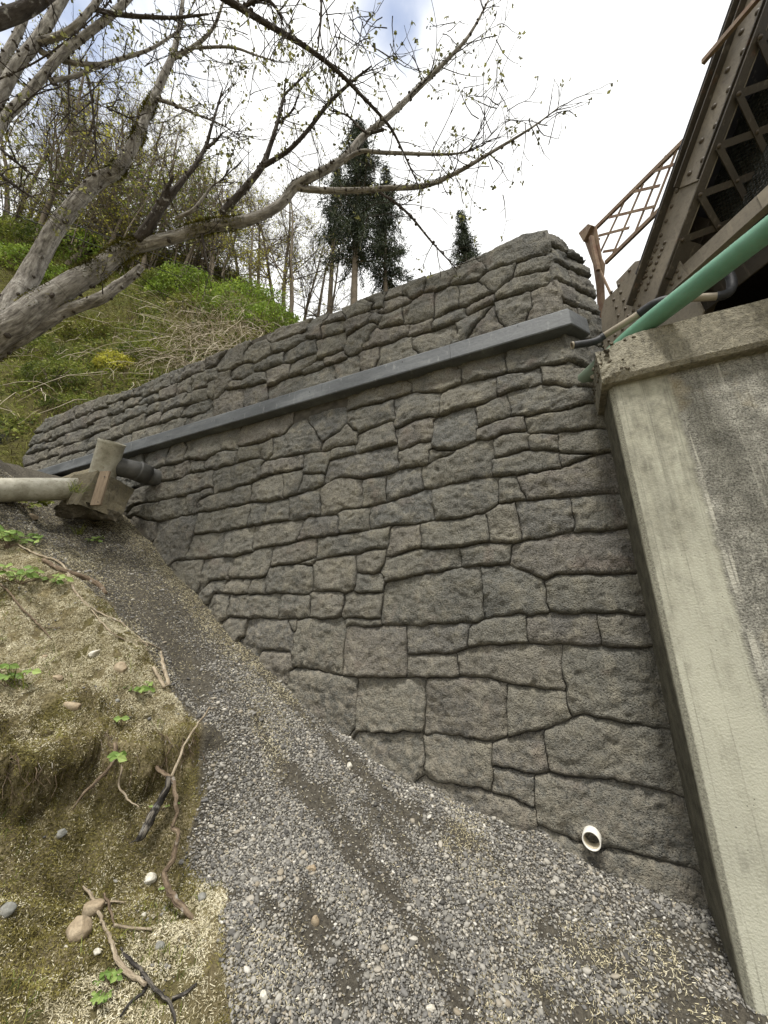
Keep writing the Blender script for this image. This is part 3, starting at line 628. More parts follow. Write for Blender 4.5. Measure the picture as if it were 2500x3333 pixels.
# ================================================================ the concrete bridge abutment
ab = thing('bridge_abutment', (1.5, 3.2, -2.5), 'pale painted and weathered concrete bridge abutment right of the stone wall', 'abutment')
AX, AY = .575, 3.06
ch = .035
sec = [(AX, D+.3), (AX, AY+ch), (AX+ch, AY), (7.0, AY), (7.0, D+1.2), (.8, D+1.2)]
mb = MB(); V = []; zs = np.linspace(-3.2, 1.99, 34); k = len(sec)
for z in zs:
    for i, (x, y) in enumerate(sec):
        dx = .008*float(pn(np.array([z*4, i*3.3, .5]))) if i in (1, 2) else 0
        V.append((x+dx, y+dx, z))
f = [(i*k+j, i*k+(j+1) % k, (i+1)*k+(j+1) % k, (i+1)*k+j) for i in range(len(zs)-1) for j in range(k)]+[tuple(range((len(zs)-1)*k, len(zs)*k))]
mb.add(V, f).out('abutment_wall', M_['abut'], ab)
# cap beam with a broken left end
CY0, CZ0, CZ1 = 2.965, 1.925, 2.285
xs = np.concatenate([np.linspace(.53, .95, 30), np.linspace(1.0, 7.0, 60)]); prof = []
for z in np.linspace(CZ0, CZ1, 15): prof.append((CY0, z))
prof[0] = (CY0+.02, CZ0-.004)
for y in np.linspace(CY0+.05, D+.55, 12): prof.append((y, CZ1+.005))
prof += [(D+.55, CZ0), (CY0+.04, CZ0-.008)]
prof = np.array(prof); k = len(prof); V = []
GR = np.array([[[x, y, z] for y, z in prof] for x in xs]); NF = fbm(GR*7, 4); NP2 = pn(GR*25); NP3 = np.abs(pn(GR*np.array([3, 2, 0])+np.array([0, 0, 2.2])))
for ii, x in enumerate(xs):
    for j, (y, z) in enumerate(prof):
        n, n2 = NF[ii, j], NP2[ii, j]
        brk = sst(.30, .0, x-.53)                      # crumbled zone
        amt = .006+.06*brk*(1 if j < 16 else .5)
        yy, zz_, xx = y+abs(n)*amt*(1 if j < 15 else 0), z, x
        if j < 15: zz_ = z; yy += n2*.012*brk
        zz_ -= (abs(n)*amt*1.4+.07*brk*brk+.03*NP3[ii, j]) if z > CZ1-.04 else 0
        if j < 15: yy += .05*brk*sst(.5, 1, (z-CZ0)/(CZ1-CZ0))
        V.append((xx+(n2*.01 if x < .56 else 0), yy, zz_))
f = [(i*k+j, (i+1)*k+j, (i+1)*k+(j+1) % k, i*k+(j+1) % k) for i in range(len(xs)-1) for j in range(k)]+[tuple(range(k))]
MB().add(V, f).out('cap_beam', M_['cap'], ab)
# aggregate showing in the crumbled end
mb = MB(); rs = np.random.default_rng(4)
for i in range(70):
    c = np.array([rs.uniform(.54, .80), CY0+rs.uniform(.0, .06), rs.uniform(CZ0+.05, CZ1-.02)])
    if i % 3 == 0: c = np.array([.532, rs.uniform(CY0+.05, D-.05), rs.uniform(CZ0+.08, CZ1-.06)])
    r_ = rs.uniform(.008, .026); vv = rs.normal(size=(14, 3)); vv /= np.linalg.norm(vv, axis=1)[:, None]
    import bmesh
    bm = bmesh.new()
    for q in vv: bm.verts.new(c+q*r_*rs.uniform(.8, 1.2))
    bmesh.ops.convex_hull(bm, input=bm.verts); bm.verts.index_update()
    mb.add([v.co[:] for v in bm.verts], [[v.index for v in fc.verts] for fc in bm.faces]); bm.free()
o = mb.out('exposed_aggregate', M_['rubble'], ab); tag(o, kind='stuff')
# dark back wall of the bridge seat, behind the truss
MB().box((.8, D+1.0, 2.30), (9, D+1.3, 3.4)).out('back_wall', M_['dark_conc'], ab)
# ================================================================ the riveted truss bridge
TD = 2.95
br = thing('truss_bridge', tp(2050, 1150, TD), 'brown riveted steel truss bridge end with lattice railing above the abutment', 'bridge')
TNo = TN*1.0
def tpoly(pts, d): return [tp(x, y, d) for x, y in pts]
def plate(name, pts, d, th, mat, bevel=.0): return MB().plate(tpoly(pts, d), TNo*th).out(name, mat, br, bevel=bevel)
GUS = plate('gusset_plate', [(1960,1080),(1957,1023),(1967,978),(2010,937),(2005,917),(2067,851),(2150,830),(2195,815),(2238,900),(2290,1010),(2260,1100),(2200,1200),(2100,1280),(1990,1290),(1972,1180)], TD-.004, .014, M_['steel'])
# end post: axis in the truss plane
A0, A1 = tp(2110, 985, TD), tp(2475, 0, TD)
ax = A1-A0; ax -= TNo*(ax@TNo); Lp = np.linalg.norm(ax); ax /= Lp
pv = np.cross(TNo, ax); 
if pv[2] < 0: pv = -pv                        # upward normal of the post in the truss plane
A0 = A0-ax*.12; Lp += 1.2
GW = .46                                     # distance between the two channels
def pt(s, v, w): return A0+ax*s+pv*v+TNo*w   # along, across (+ up side), depth behind the near web
HW = .165
def post_box(name, s0, s1, v0, v1, w0, w1, mat, bevel=.002):
    M = np.eye(4); M[:3, 0] = ax; M[:3, 1] = pv; M[:3, 2] = TNo; M[:3, 3] = A0
    return MB().box((s0, v0, w0), (s1, v1, w1), M).out(name, mat, br, bevel=bevel)
for w0, sg in ((-.012, 1), (GW, -1)):
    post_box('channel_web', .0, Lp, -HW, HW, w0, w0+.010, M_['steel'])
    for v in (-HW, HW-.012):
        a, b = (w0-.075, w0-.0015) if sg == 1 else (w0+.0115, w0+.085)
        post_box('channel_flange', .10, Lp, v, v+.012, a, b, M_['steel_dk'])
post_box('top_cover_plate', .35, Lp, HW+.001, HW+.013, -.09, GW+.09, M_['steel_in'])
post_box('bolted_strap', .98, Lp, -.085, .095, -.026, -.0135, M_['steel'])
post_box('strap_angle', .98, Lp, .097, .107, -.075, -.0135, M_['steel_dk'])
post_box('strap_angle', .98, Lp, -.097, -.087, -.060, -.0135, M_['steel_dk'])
# rivets: one dome mesh, shared
def dome(r, n=8):
    V = []; f = []
    for i, (q, h) in enumerate(((1, 0), (.92, .35), (.62, .72))):
        V += [(q*r*math.cos(t), q*r*math.sin(t), h*r*.85) for t in np.linspace(0, 2*np.pi, n, endpoint=False)]
    V.append((0, 0, r*.85))
    for i in range(2): f += [(i*n+j, i*n+(j+1) % n, (i+1)*n+(j+1) % n, (i+1)*n+j) for j in range(n)]
    f += [(2*n+j, 2*n+(j+1) % n, 3*n) for j in range(n)]
    return mesh('rivet', V, f, None, True)
RV = dome(.0165); RV.materials.append(M_['rivet'])
BOLT = dome(.021, 6); BOLT.materials.append(M_['rivet'])
def rivet(p, nrm, me=RV, name='rivet', parent=br):
    o = bpy.data.objects.new(name, me); col.objects.link(o); o.parent = parent
    o.location = Vector([float(c) for c in p])-(br.location if parent is br else Vector((0, 0, 0)))
    o.rotation_mode = 'QUATERNION'; o.rotation_quaternion = Vector([float(c) for c in nrm]).to_track_quat('Z', 'Y'); return o
Z2 = lambda x, y: (1850+x*.3918, 600+y*.3918)
for x, y in ((740,500),(800,487),(668,573),(720,557),(778,541),(648,625),(694,612),(755,598),(625,680),(672,667),(733,653),(602,736),(650,723),(710,710),(580,792),(628,778),(688,767),(562,838),(609,828),(665,823),(540,892),(586,884),(646,873),(512,958),(556,960),(592,1003),(540,1050)):
    rivet(tp(*Z2(x, y), TD-.0135), -TN)
for x, y in ((905,722),(925,772),(843,775),(862,828),(785,830),(944,828),(800,884),(884,880),(740,938),(820,932),(420,838),(437,900),(378,960),(460,965),(400,1024),(474,1034),(415,1092),(498,1095),(360,895),(450,1205),(525,1192),(390,1255),(462,1252),(508,718),(690,1180),(336,1300)):
    rivet(tp(*Z2(x, y), TD-.0055), -TN, parent=GUS)
for s in np.arange(.34, Lp, .105): rivet(pt(s, HW+.0, -.045)+pv*-.013, -pv) if False else rivet(pt(s, HW-.045, -.0135), -TN)
for s in np.arange(.42, 1.0, .085): rivet(pt(s, -HW+.026, -.0135), -TN)
for s in np.arange(1.06, Lp, .21):
    rivet(pt(s, .035, -.0265), -TN, BOLT, 'bolt'); rivet(pt(s+.06, -.05, -.0265), -TN, BOLT, 'bolt')
# double lacing under the post
k = 0; pitch = .30; s = .55
while s < Lp-.4:
    for sg in (1, -1):
        a = pt(s if sg == 1 else s+pitch, -HW-.008-.007*(sg == -1), -.05); b = pt(s+pitch if sg == 1 else s, -HW-.008-.007*(sg == -1), GW+.05)
        lb = MB().bar(a, b, .050, .008, pv).out('lacing_bar', M_['steel_dk'], br)
        rivet(a-pv*.005, -pv, parent=lb)
    rivet(pt(s+pitch/2, -HW-.021, GW/2), -pv)
    s += pitch
post_box('tie_plate', .28, .56, -HW-.010, -HW-.001, -.07, GW+.07, M_['steel_dk'])
# bottom chord
c0 = tp(2216, 857, TD); zc1 = 2.95; zc0 = 2.77
def tbox(name, t0, t1, w0, w1, z0, z1, mat, bevel=.002):
    O = TN*TD; M = np.eye(4); M[:3, 0] = TT; M[:3, 1] = TN; M[:3, 2] = (0, 0, 1); M[:3, 3] = O
    return MB().box((t0, w0, z0), (t1, w1, z1), M).out(name, mat, br, bevel=bevel)
tc0 = float(tp(2240, 900, TD)@TT)
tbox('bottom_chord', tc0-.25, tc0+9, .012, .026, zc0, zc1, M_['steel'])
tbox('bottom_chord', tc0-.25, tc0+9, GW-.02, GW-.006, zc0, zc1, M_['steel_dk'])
tbox('chord_flange', tc0-.1, tc0+9, -.05, .010, zc0-.012, zc0-.001, M_['steel'])
tbox('peeled_patch', float(tp(2462, 640, TD)@TT), float(tp(2462, 640, TD)@TT)+.8, .006, .0115, zc0+.05, zc1-.006, M_['conduit'])
plate('end_gusset', [(2235,690),(2310,715),(2262,830),(2215,800)], TD+.20, .010, M_['steel_dk'])
# deck, floor beams
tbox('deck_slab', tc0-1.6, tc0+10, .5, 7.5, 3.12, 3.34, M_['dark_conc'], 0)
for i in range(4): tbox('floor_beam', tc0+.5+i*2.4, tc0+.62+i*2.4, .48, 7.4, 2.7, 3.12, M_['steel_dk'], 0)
# woven screen along the deck edge
g0, g1, zz0, zz1 = tc0+.10, tc0+2.6, zc1+.01, zc1+1.2
mb = MB(); O = TN*(TD+.36); nrow = 56
for i in range(nrow):
    z = zz0+(zz1-zz0)*i/(nrow-1); ts = np.linspace(g0, g1, 110)
    mb.tube([O+TT*t+TN*(.006*math.sin(t*95+i*math.pi))+np.array([0, 0, z+.004*math.sin(t*95)]) for t in ts], .0062, 4, False)
for t in np.arange(g0, g1, .022): mb.bar(O+TT*t+np.array([0, 0, zz0]), O+TT*(t+.16)+np.array([0, 0, zz1]), .007, .003, TN)
mb.a = {}; o = mb.out('woven_screen', M_['grate'], br)
# lattice railing, on the road side of the truss
RD = 3.42
def rp(px, py): return tp(px, py, RD)
a, b = rp(1930, 752), rp(2260, 425); rail = [('top_rail', a, b, .045, .03), ('bottom_rail', rp(1972, 855), rp(2150, 680), .045, .03)]
for n, p, q, w, t in rail: MB().bar(p, q+(q-p)*.6, w, t, TN).out(n, M_['rust'], br)
for (p, q) in (((1952,775),(1938,800)),((2035,650),(1950,830)),((2093,600),(1990,838)),((2168,505),(2060,775)),((2210,470),(2120,700))):
    MB().bar(rp(*p), rp(*q), .028, .008, TN).out('lattice_bar', M_['rust'], br)
for (p, q) in (((1950,768),(2050,742)),((1985,708),(2135,672)),((2050,628),(2150,605)),((2120,562),(2200,535)),((1965,820),(2015,812))):
    MB().bar(rp(*p)-TN*.008, rp(*q)-TN*.009, .028, .008, TN).out('lattice_bar', M_['rust'], br)
# railing end post
MB().plate([tp(x, y, 3.30) for x, y in ((1894,762),(1925,732),(1940,738),(1958,840),(1968,860),(1964,900),(1972,1090),(1950,1080),(1940,930),(1930,860))], TN*.012).out('rail_post', M_['rust'], br)
MB().plate([tp(x, y, 3.30-.002) for x, y in ((1894,762),(1925,732),(1936,737),(1910,790))], -TN*.05).out('post_cap', M_['rust'], br)
MB().bar(tp(1925, 770, 3.26), tp(1948, 880, 3.26), .03, .05, TN).out('post_angle', M_['rust'], br)
MB().bar(tp(1948, 870, 3.28), tp(1990, 960, 3.28), .02, .02, TN).out('post_brace', M_['rust'], br)
# slanting steel pieces by the upper post
MB().bar(tp(2288, 203, TD-.16), tp(2462, 0, TD-.16)*1.0+(tp(2462, 0, TD-.16)-tp(2288, 203, TD-.16))*.8, .035, .03, TN).out('hand_rail', M_['rust'], br)

# ================================================================ pipes on the abutment
g = thing('green_pipe', wall(1890, 1235), 'long glossy green plastic pipe running from the wall over the abutment cap', 'pipe')
P1, P2 = np.array([.44, 3.56, 2.33]), np.array([.86, 3.07, 2.372]); dv = (P2-P1)/np.linalg.norm(P2-P1)
P3 = at(2490, 756, 2.28); dv2 = (P3-P2)/np.linalg.norm(P3-P2)
path = spline(np.array([P1, P1+(P2-P1)*.5, P2, P2+dv2*.6, P2+dv2*1.2, P2+dv2*2.2, P2+dv2*3.4]), 10)
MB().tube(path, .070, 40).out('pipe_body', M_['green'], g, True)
# rows of tiny factory print along the pipe
mb = MB(); rs = np.random.default_rng(9); side = np.cross(dv2, [0, 0, 1.0]); side /= np.linalg.norm(side)
if side@P2 > 0: side = -side
upv = np.cross(side, dv2); upv *= np.sign(upv[2])
for row in (.70, .80):
    s = .20
    while s < 1.5:
        w = rs.uniform(.004, .010); r_ = .0705; n = side*math.cos(row)+upv*math.sin(row); tq = -side*math.sin(row)+upv*math.cos(row)
        c = P2+dv2*s+n*r_
        if rs.random() < .8: mb.bar(c-dv2*w/2, c+dv2*w/2, .0045, .0006, n)
        s += w+rs.uniform(.002, .006)
        if rs.random() < .06: s += .03
mb.out('factory_print', M_['ink'], g)
c = thing('conduit', wall(1870, 1125), 'thin bent grey conduit with black sleeves in front of the truss gusset', 'pipe')
pth = [at(1866,1124,3.42), at(1935,1112,3.40), at(1968,1092,3.38), at(2060,1035,3.22), at(2105,1003,3.14), at(2140,984,3.08), at(2185,974,3.02), at(2285,968,2.95), at(2350,962,2.90), at(2378,945,2.9), at(2382,915,2.93), at(2368,880,2.98)]
sp = spline(np.array(pth), 6)
MB().tube(sp, .028, 14).out('conduit_body', M_['conduit'], c, True)
def seg(a, b, r_, nm): MB().tube(sp[a:b], r_, 14).out(nm, M_['tape'], c, True)
seg(0, 13, .031, 'black_sleeve'); seg(20, 40, .0325, 'black_sleeve'); seg(46, 67, .033, 'black_sleeve')
V, f = ring(sp[0], sp[0]-sp[1], .033, .025, .012, 20); MB().add(V, f).out('open_end', M_['conduit'], c, True)

# ================================================================ drain chamber by the far end of the wall
blk = thing('drain_block', at(330, 1660, 5.2), 'broken concrete drain block with upright grey pipe and board against the wall', 'drain')
def hexa(name, top, bot, mat, par_, sub=7, amp=.03, seed=0):
    "rough block from 4 top + 4 bottom corners"
    top = np.array(top); bot = np.array(bot); V = []; F_ = []
    def quad(a, b, c_, d_):
        n0 = len(V)
        for i in range(sub+1):
            for j in range(sub+1):
                s_, t_ = i/sub, j/sub; p_ = (a*(1-s_)+b*s_)*(1-t_)+(d_*(1-s_)+c_*s_)*t_
                V.append(p_)
        for i in range(sub):
            for j in range(sub):
                q_ = n0+i*(sub+1)+j; F_.append((q_, q_+sub+1, q_+sub+2, q_+1))
    for i in range(4): quad(top[i], top[(i+1) % 4], bot[(i+1) % 4], bot[i])
    quad(*top); quad(*bot[::-1]); V = np.array(V); V = V+amp*np.stack([fbm(V*5+seed, 4), fbm(V*5+seed+20, 4), fbm(V*5+seed+40, 4)], -1); return obj(name, V, F_, mat, par_)
T0, T1, T2, T3 = at(180, 1560, 5.6), at(318, 1532, 5.05), at(437, 1592, 5.5), at(300, 1520, 6.2)
B0, B1, B2, B3 = at(190, 1640, 5.3), at(255, 1640, 4.75), at(393, 1690, 5.15), at(330, 1640, 5.9)
hexa('concrete_block', [T0, T1, T2, T3], [B0, B1, B2, B3], M_['block'], blk, 14, .028)
hexa('broken_footing', [at(165,1655,5.2), at(280,1632,4.85), at(395,1672,5.15), at(300,1640,5.7)], [at(215,1690,5.2), at(300,1672,4.9), at(375,1700,5.1), at(320,1690,5.6)], M_['rubble'], blk, 9, .08, 3)
pb, pt_ = at(318, 1600, 5.32), at(364, 1443, 5.3); d_ = (pt_-pb)/np.linalg.norm(pt_-pb)
STP = MB().tube([pb, pb*.5+pt_*.5, pt_], .158, 36, True).out('standpipe', M_['galv'], blk, True); STP.modifiers.new('e', 'EDGE_SPLIT').split_angle = R(40)
V, f = ring(pt_-d_*.01, d_, .166, .15, .03, 36); MB().add(V, f).out('pipe_rim', M_['galv'], STP)
e0, e1, e2 = at(350, 1512, 5.35), at(445, 1532, 5.55), at(474, 1545, 5.65)
MB().tube([e0, e1, e2], .135, 32).out('branch_pipe', M_['hdpe'], blk, True)
dd = (e2-e1)/np.linalg.norm(e2-e1); MB().tube([e1, e1+dd*.02, e2+dd*.03], .15, 32).out('coupling', M_['hdpe'], blk, True)
MB().tube([e2, e2+np.array([-.05, .5, .05])], .13, 24).out('branch_pipe', M_['hdpe'], blk, True)
pl0, pl1 = at(344, 1535, 4.92), at(312, 1645, 4.72)
BRD = MB().bar(pl0, pl1, .125, .03, -FW).out('board', M_['wood'], blk, bevel=.002)
for q in (at(341, 1552, 4.86), at(320, 1634, 4.70)): MB().tube([q, q-FW*.012], .006, 6).out('nail', M_['tape'], BRD)
lp = thing('large_pipe', at(-60, 1600, 4.7), 'large pale weathered pipe lying on the bank and entering the concrete block', 'pipe')
q0, q1 = at(-420, 1602, 4.1), at(205, 1592, 5.15)
MB().tube([q0, q0*.5+q1*.5, q1, q1+(q1-q0)*.12], .15, 40).out('pipe_body', M_['galv'], lp, True)
# ================================================================ the bank: soil, gravel fan, straw
def rbf(pts, lam=1e-3):
    pts = np.array(pts, float); X = pts[:, :2]; z = pts[:, 2]; n = len(X)
    K = lambda A, B: (lambda r2: .5*r2*np.log(r2+1e-9))(((A[:, None]-B[None])**2).sum(-1))
    Mx = np.zeros((n+3, n+3)); Mx[:n, :n] = K(X, X)+lam*np.eye(n); Mx[:n, n] = 1; Mx[:n, n+1:] = X; Mx[n:, :n] = Mx[:n, n:].T
    w = np.linalg.solve(Mx, np.r_[z, 0, 0, 0])
    def fn(x, y):
        x = np.asarray(x, float); y = np.asarray(y, float); sh = x.shape; Q = np.stack([x.ravel(), y.ravel()], -1)
        return (K(Q, X)@w[:n]+w[n]+Q@w[n+1:]).reshape(sh)
    return fn
LY = [0.2, 1.0, 1.53, 2.01, 2.3, 2.52, 2.75]; LX = [-3.5, -3.4, -3.3, -3.15, -2.95, -2.72, -2.6]; LS = [.20, .26, .30, .38, .36, .16, 0]
xlip = lambda y: np.interp(y, LY, LX)+.09*pn(np.stack([np.asarray(y)*4, np.asarray(y)*0+1.5, np.asarray(y)*0], -1))
slip = lambda y: np.interp(y, LY, LS)
cp = []
for px, py in ((430,1690),(560,1850),(750,2060),(950,2245),(1150,2420),(1390,2560),(1750,2700),(2000,2830),(2262,2930)): cp.append(wall(px, py))
cp += [wall(2391, 3333, 3.0), np.array([-7., 3.5, 2.45]), np.array([-9., 3.5, 3.1]), np.array([-11, 3.5, 3.6]), np.array([2, 3.0, -1.8]), np.array([2, 1.5, -2.0]), np.array([0, 1.0, -1.95]), np.array([-1.0, .8, -1.8]), np.array([-2.5, .5, -1.4])]
for px, py, z in ((1250,3333,1.88),(1900,3333,1.97),(1250,2900,2.45),(800,3000,2.1),(750,2500,3.0),(600,2150,3.8),(480,1900,4.5),(300,1760,5.0),(300,2800,2.5),(0,2800,2.2),(600,2800,2.6),(0,3333,1.55),(400,3333,1.7),(700,3333,1.76),(400,3000,2.15)): cp.append(at(px, py, z))
for px, py, z in ((640,2400,3.0),(480,2100,3.6),(300,1850,4.4),(100,1700,4.9),(0,1640,4.75),(0,1900,3.6),(200,2100,3.3),(0,2200,2.85),(300,2390,2.78),(0,2420,2.45),(0,1500,6.5)):
    p = at(px, py, z); p[2] -= slip(p[1])*(p[1] < 2.75); cp.append(p)
base = rbf(cp, .004)
def _hit(px, py):
    r = ray(px, py); t = np.linspace(.8, 9, 600); P = r[None]*t[:, None]; zz = base(P[:, 0], P[:, 1])+slip(P[:, 1])*sst(-.03, .07, xlip(P[:, 1])-P[:, 0]); k = np.where(P[:, 2] <= zz)[0]
    return P[k[0] if len(k) else -1][:2]
bxy = np.array([_hit(px, py) for px, py, z in ((730,3333,1.76),(735,3150,1.95),(742,2900,2.35),(612,2740,2.62),(650,2600,2.8),(715,2480,3.0),(640,2370,3.05),(545,2230,3.3),(440,2080,3.65),(335,1960,4.0),(190,1850,4.5),(40,1740,4.9),(-140,1660,5.0))])
bo = np.argsort(bxy[:, 0]); BX, BY = bxy[bo, 0], bxy[bo, 1]
def gmask(x, y):
    "1 on the gravel fan, 0 on the soil bank"
    w = .10*fbm(np.stack([x*2.2, y*2.2, x*0+5], -1), 3)
    return sst(-.05, .06, y-np.where(x > -1.62, -5, np.interp(x, BX, BY))+w)
def ground_z(x, y, detail=True):
    z = base(x, y); lip = xlip(y)-x; s = slip(y)
    z = z+s*(.75*sst(-.03, .07, lip)+.25*sst(-.30, -.03, lip))
    if detail:
        g = gmask(x, y); p = np.stack([x, y, 0*x], -1)
        z = z+(1-g)*(.05*fbm(p*2.2, 4)+.06*fbm(p*6+3, 4)+.024*pn(p*15))+g*(.035*fbm(p*1.6+9, 3)+.012*fbm(p*8, 3))
        # shallow rills down the gravel fan
        r = pn(np.stack([(y+.10*x)*3.6, x*.45, 0*x+2], -1)); z = z-g*.03*sst(.05, .40, r)
    return z
st_ = .022
gx = np.arange(-9.8, 1.2, st_); gy = np.arange(.35, 3.62, st_); X, Y = np.meshgrid(gx, gy, indexing='ij'); Zg = ground_z(X, Y)
lip = xlip(Y)-X; s_ = slip(Y); ov = np.exp(-((lip-.045)/.05)**2)*s_*.62
Vx = X+ov*.55*(1+.8*pn(np.stack([X*9, Y*9, X*0], -1))); nx, ny = X.shape
Vx = Vx+sst(-.12, -.02, lip)*sst(.30, .10, lip)*sst(.12, .3, s_)*(.10*fbm(np.stack([Y*7, Zg*9, X*0+4], -1), 4)+.04*pn(np.stack([Y*22, Zg*22, X*0], -1)))
idx = np.arange(nx*ny).reshape(nx, ny); fq = np.stack([idx[:-1, :-1], idx[1:, :-1], idx[1:, 1:], idx[:-1, 1:]], -1).reshape(-1, 4)
GM = gmask(X, Y)
gr = obj('bank', np.stack([Vx, Y, Zg], -1).reshape(-1, 3), fq, M_['soil'], None, {'grav': GM.ravel()}, True); tag(gr, kind='structure')
# far ground under everything, out to the horizon
a = np.linspace(0, 2*np.pi, 64, endpoint=False)
V = [(-2, 5, -3.3)]+[(900*math.cos(t), 900*math.sin(t), -3.3) for t in a]
o = obj('ground', V, [(0, i+1, (i+1) % 64+1) for i in range(64)], M_['soil'], None, {'grav': np.zeros(65)}); tag(o, kind='structure')
def on_ground(px, py, lift=0.0):
    r = ray(px, py); t = np.linspace(.8, 9, 900); P = r[None]*t[:, None]; k = np.where((P[:, 2] <= ground_z(P[:, 0], P[:, 1])) & (P[:, 1] < 3.55))[0]
    i = k[0] if len(k) else len(t)-1
    p = P[i].copy(); p[2] = float(ground_z(p[0:1], p[1:2])[0])+lift if len(k) else p[2]; return p
def nrm_at(x, y):
    e = .03; return np.stack([-(ground_z(x+e, y, 0)-ground_z(x-e, y, 0))/(2*e), -(ground_z(x, y+e, 0)-ground_z(x, y-e, 0))/(2*e), np.ones_like(x)], -1)

# gravel: rounded pebbles scattered over the fan (instances, uncountable)
sub = GM.reshape(nx, ny)
sel = (X[:-1, :-1] > -7.2) & (Y[:-1, :-1] > .9)
fg = np.stack([idx[:-1, :-1], idx[1:, :-1], idx[1:, 1:], idx[:-1, 1:]], -1)[sel]; us = np.unique(fg); mp = np.full(nx*ny, -1); mp[us] = np.arange(len(us))
pp = np.stack([X, Y, 0*X], -1)
streak = fbm(np.stack([(Y+.10*X)*4.6, X*.8, 0*X+4], -1), 4)
wst = sst(.34, .05, D-Y+.06*fbm(pp*5, 2))*sst(-2.2, -3.4, X)
dens = np.clip(GM*(.98-.92*sst(-.06, .34, streak+.35*fbm(pp*5+1, 4))), 0, 1)*(.14+.86*sst(-4.0, -1.9, X+.6*streak))*(1-.9*wst)
dens = np.maximum(dens, (1-GM)*.09*sst(.12, .4, fbm(pp*3.2+2, 3))*sst(.9, .0, np.where(X > -1.62, 0, np.interp(X, BX, BY))-Y))
# a few pebbles spilt on to the soil
gme = mesh('gravel', np.stack([X, Y, Zg+.004], -1).reshape(-1, 3)[us], mp[fg], {'dens': dens.ravel()[us]}); gme.materials.append(M_['pebble'])
gv = link('gravel', gme); tag(gv, 'loose grey and tan pebble gravel spread down the slope at the wall foot', 'gravel', kind='stuff')
ng = bpy.data.node_groups.new('gravel_scatter', 'GeometryNodeTree'); ng.interface.new_socket('Geometry', in_out='INPUT', socket_type='NodeSocketGeometry'); ng.interface.new_socket('Geometry', in_out='OUTPUT', socket_type='NodeSocketGeometry')
gi = ng.nodes.new('NodeGroupInput'); go = ng.nodes.new('NodeGroupOutput'); lk = ng.links.new
jn = ng.nodes.new('GeometryNodeJoinGeometry')
def scatter(density, smin, smax, seed, flat):
    na = ng.nodes.new('GeometryNodeInputNamedAttribute'); na.data_type = 'FLOAT'; na.inputs['Name'].default_value = 'dens'
    mu = ng.nodes.new('ShaderNodeMath'); mu.operation = 'MULTIPLY'; mu.inputs[1].default_value = density; lk(na.outputs[0], mu.inputs[0])
    ds = ng.nodes.new('GeometryNodeDistributePointsOnFaces'); ds.inputs['Seed'].default_value = seed; lk(gi.outputs[0], ds.inputs['Mesh']); lk(mu.outputs[0], ds.inputs['Density'])
    ico = ng.nodes.new('GeometryNodeMeshIcoSphere'); ico.inputs['Radius'].default_value = 1; ico.inputs['Subdivisions'].default_value = 2
    nzz = ng.nodes.new('ShaderNodeTexNoise'); nzz.inputs['Scale'].default_value = .9; nzz.noise_dimensions = '3D'
    off = ng.nodes.new('ShaderNodeVectorMath'); off.operation = 'SUBTRACT'; off.inputs[1].default_value = (.5, .5, .5); lk(nzz.outputs['Color'], off.inputs[0])
    sp_ = ng.nodes.new('GeometryNodeSetPosition'); lk(ico.outputs[0], sp_.inputs[0]); lk(off.outputs[0], sp_.inputs['Offset'])
    sm_ = ng.nodes.new('GeometryNodeSetShadeSmooth'); lk(sp_.outputs[0], sm_.inputs[0])
    mt = ng.nodes.new('GeometryNodeSetMaterial'); mt.inputs['Material'].default_value = M_['pebble']; lk(sm_.outputs[0], mt.inputs[0])
    ip = ng.nodes.new('GeometryNodeInstanceOnPoints'); lk(ds.outputs['Points'], ip.inputs['Points']); lk(mt.outputs[0], ip.inputs['Instance'])
    rsc = ng.nodes.new('FunctionNodeRandomValue'); rsc.data_type = 'FLOAT_VECTOR'; rsc.inputs['Min'].default_value = (smin, smin*.8, smin*flat); rsc.inputs['Max'].default_value = (smax, smax*.75, smax*flat); rsc.inputs['Seed'].default_value = seed+1
    lk(rsc.outputs[0], ip.inputs['Scale'])
    rro = ng.nodes.new('FunctionNodeRandomValue'); rro.data_type = 'FLOAT_VECTOR'; rro.inputs['Min'].default_value = (-.5, -.5, 0); rro.inputs['Max'].default_value = (.5, .5, 6.28); rro.inputs['Seed'].default_value = seed+2
    rt = ng.nodes.new('FunctionNodeRotateEuler') if hasattr(bpy.types, 'FunctionNodeRotateEuler') else None
    lk(rro.outputs[0], ip.inputs['Rotation'])
    lk(ip.outputs[0], jn.inputs[0])
scatter(3400, .006, .0145, 3, .62); scatter(11500, .0028, .0072, 11, .7); scatter(110, .016, .028, 23, .6)
lk(jn.outputs[0], go.inputs[0])
md = gv.modifiers.new('scatter', 'NODES'); md.node_group = ng

# straw and moss fibres over the soil
def rand_xy(n, x0, x1, y0, y1): return rng.uniform(x0, x1, n), rng.uniform(y0, y1, n)
def chips(P, dv, ln, wd):
    dv = dv/np.linalg.norm(dv, axis=1)[:, None]; S = np.cross(dv, rng.normal(size=P.shape)); S /= np.linalg.norm(S, axis=1)[:, None]
    a_, b_ = dv*ln[:, None]/2, S*wd[:, None]/2; C = P+np.array([0, 0, .004]); V = np.stack([C-a_-b_, C-a_+b_, C+a_+b_*.5, C+a_-b_*.5], 1).reshape(-1, 3)
    return V, np.arange(len(P)*4).reshape(-1, 4)
GV = np.stack([Vx, Y, Zg], -1).reshape(-1, 3); _a, _b, _c, _d = (GV[fq[:, i]] for i in range(4)); FN = np.cross(_c-_a, _d-_b); FA = np.linalg.norm(FN, axis=1); FN = FN/FA[:, None]; FC = (_a+_c)/2
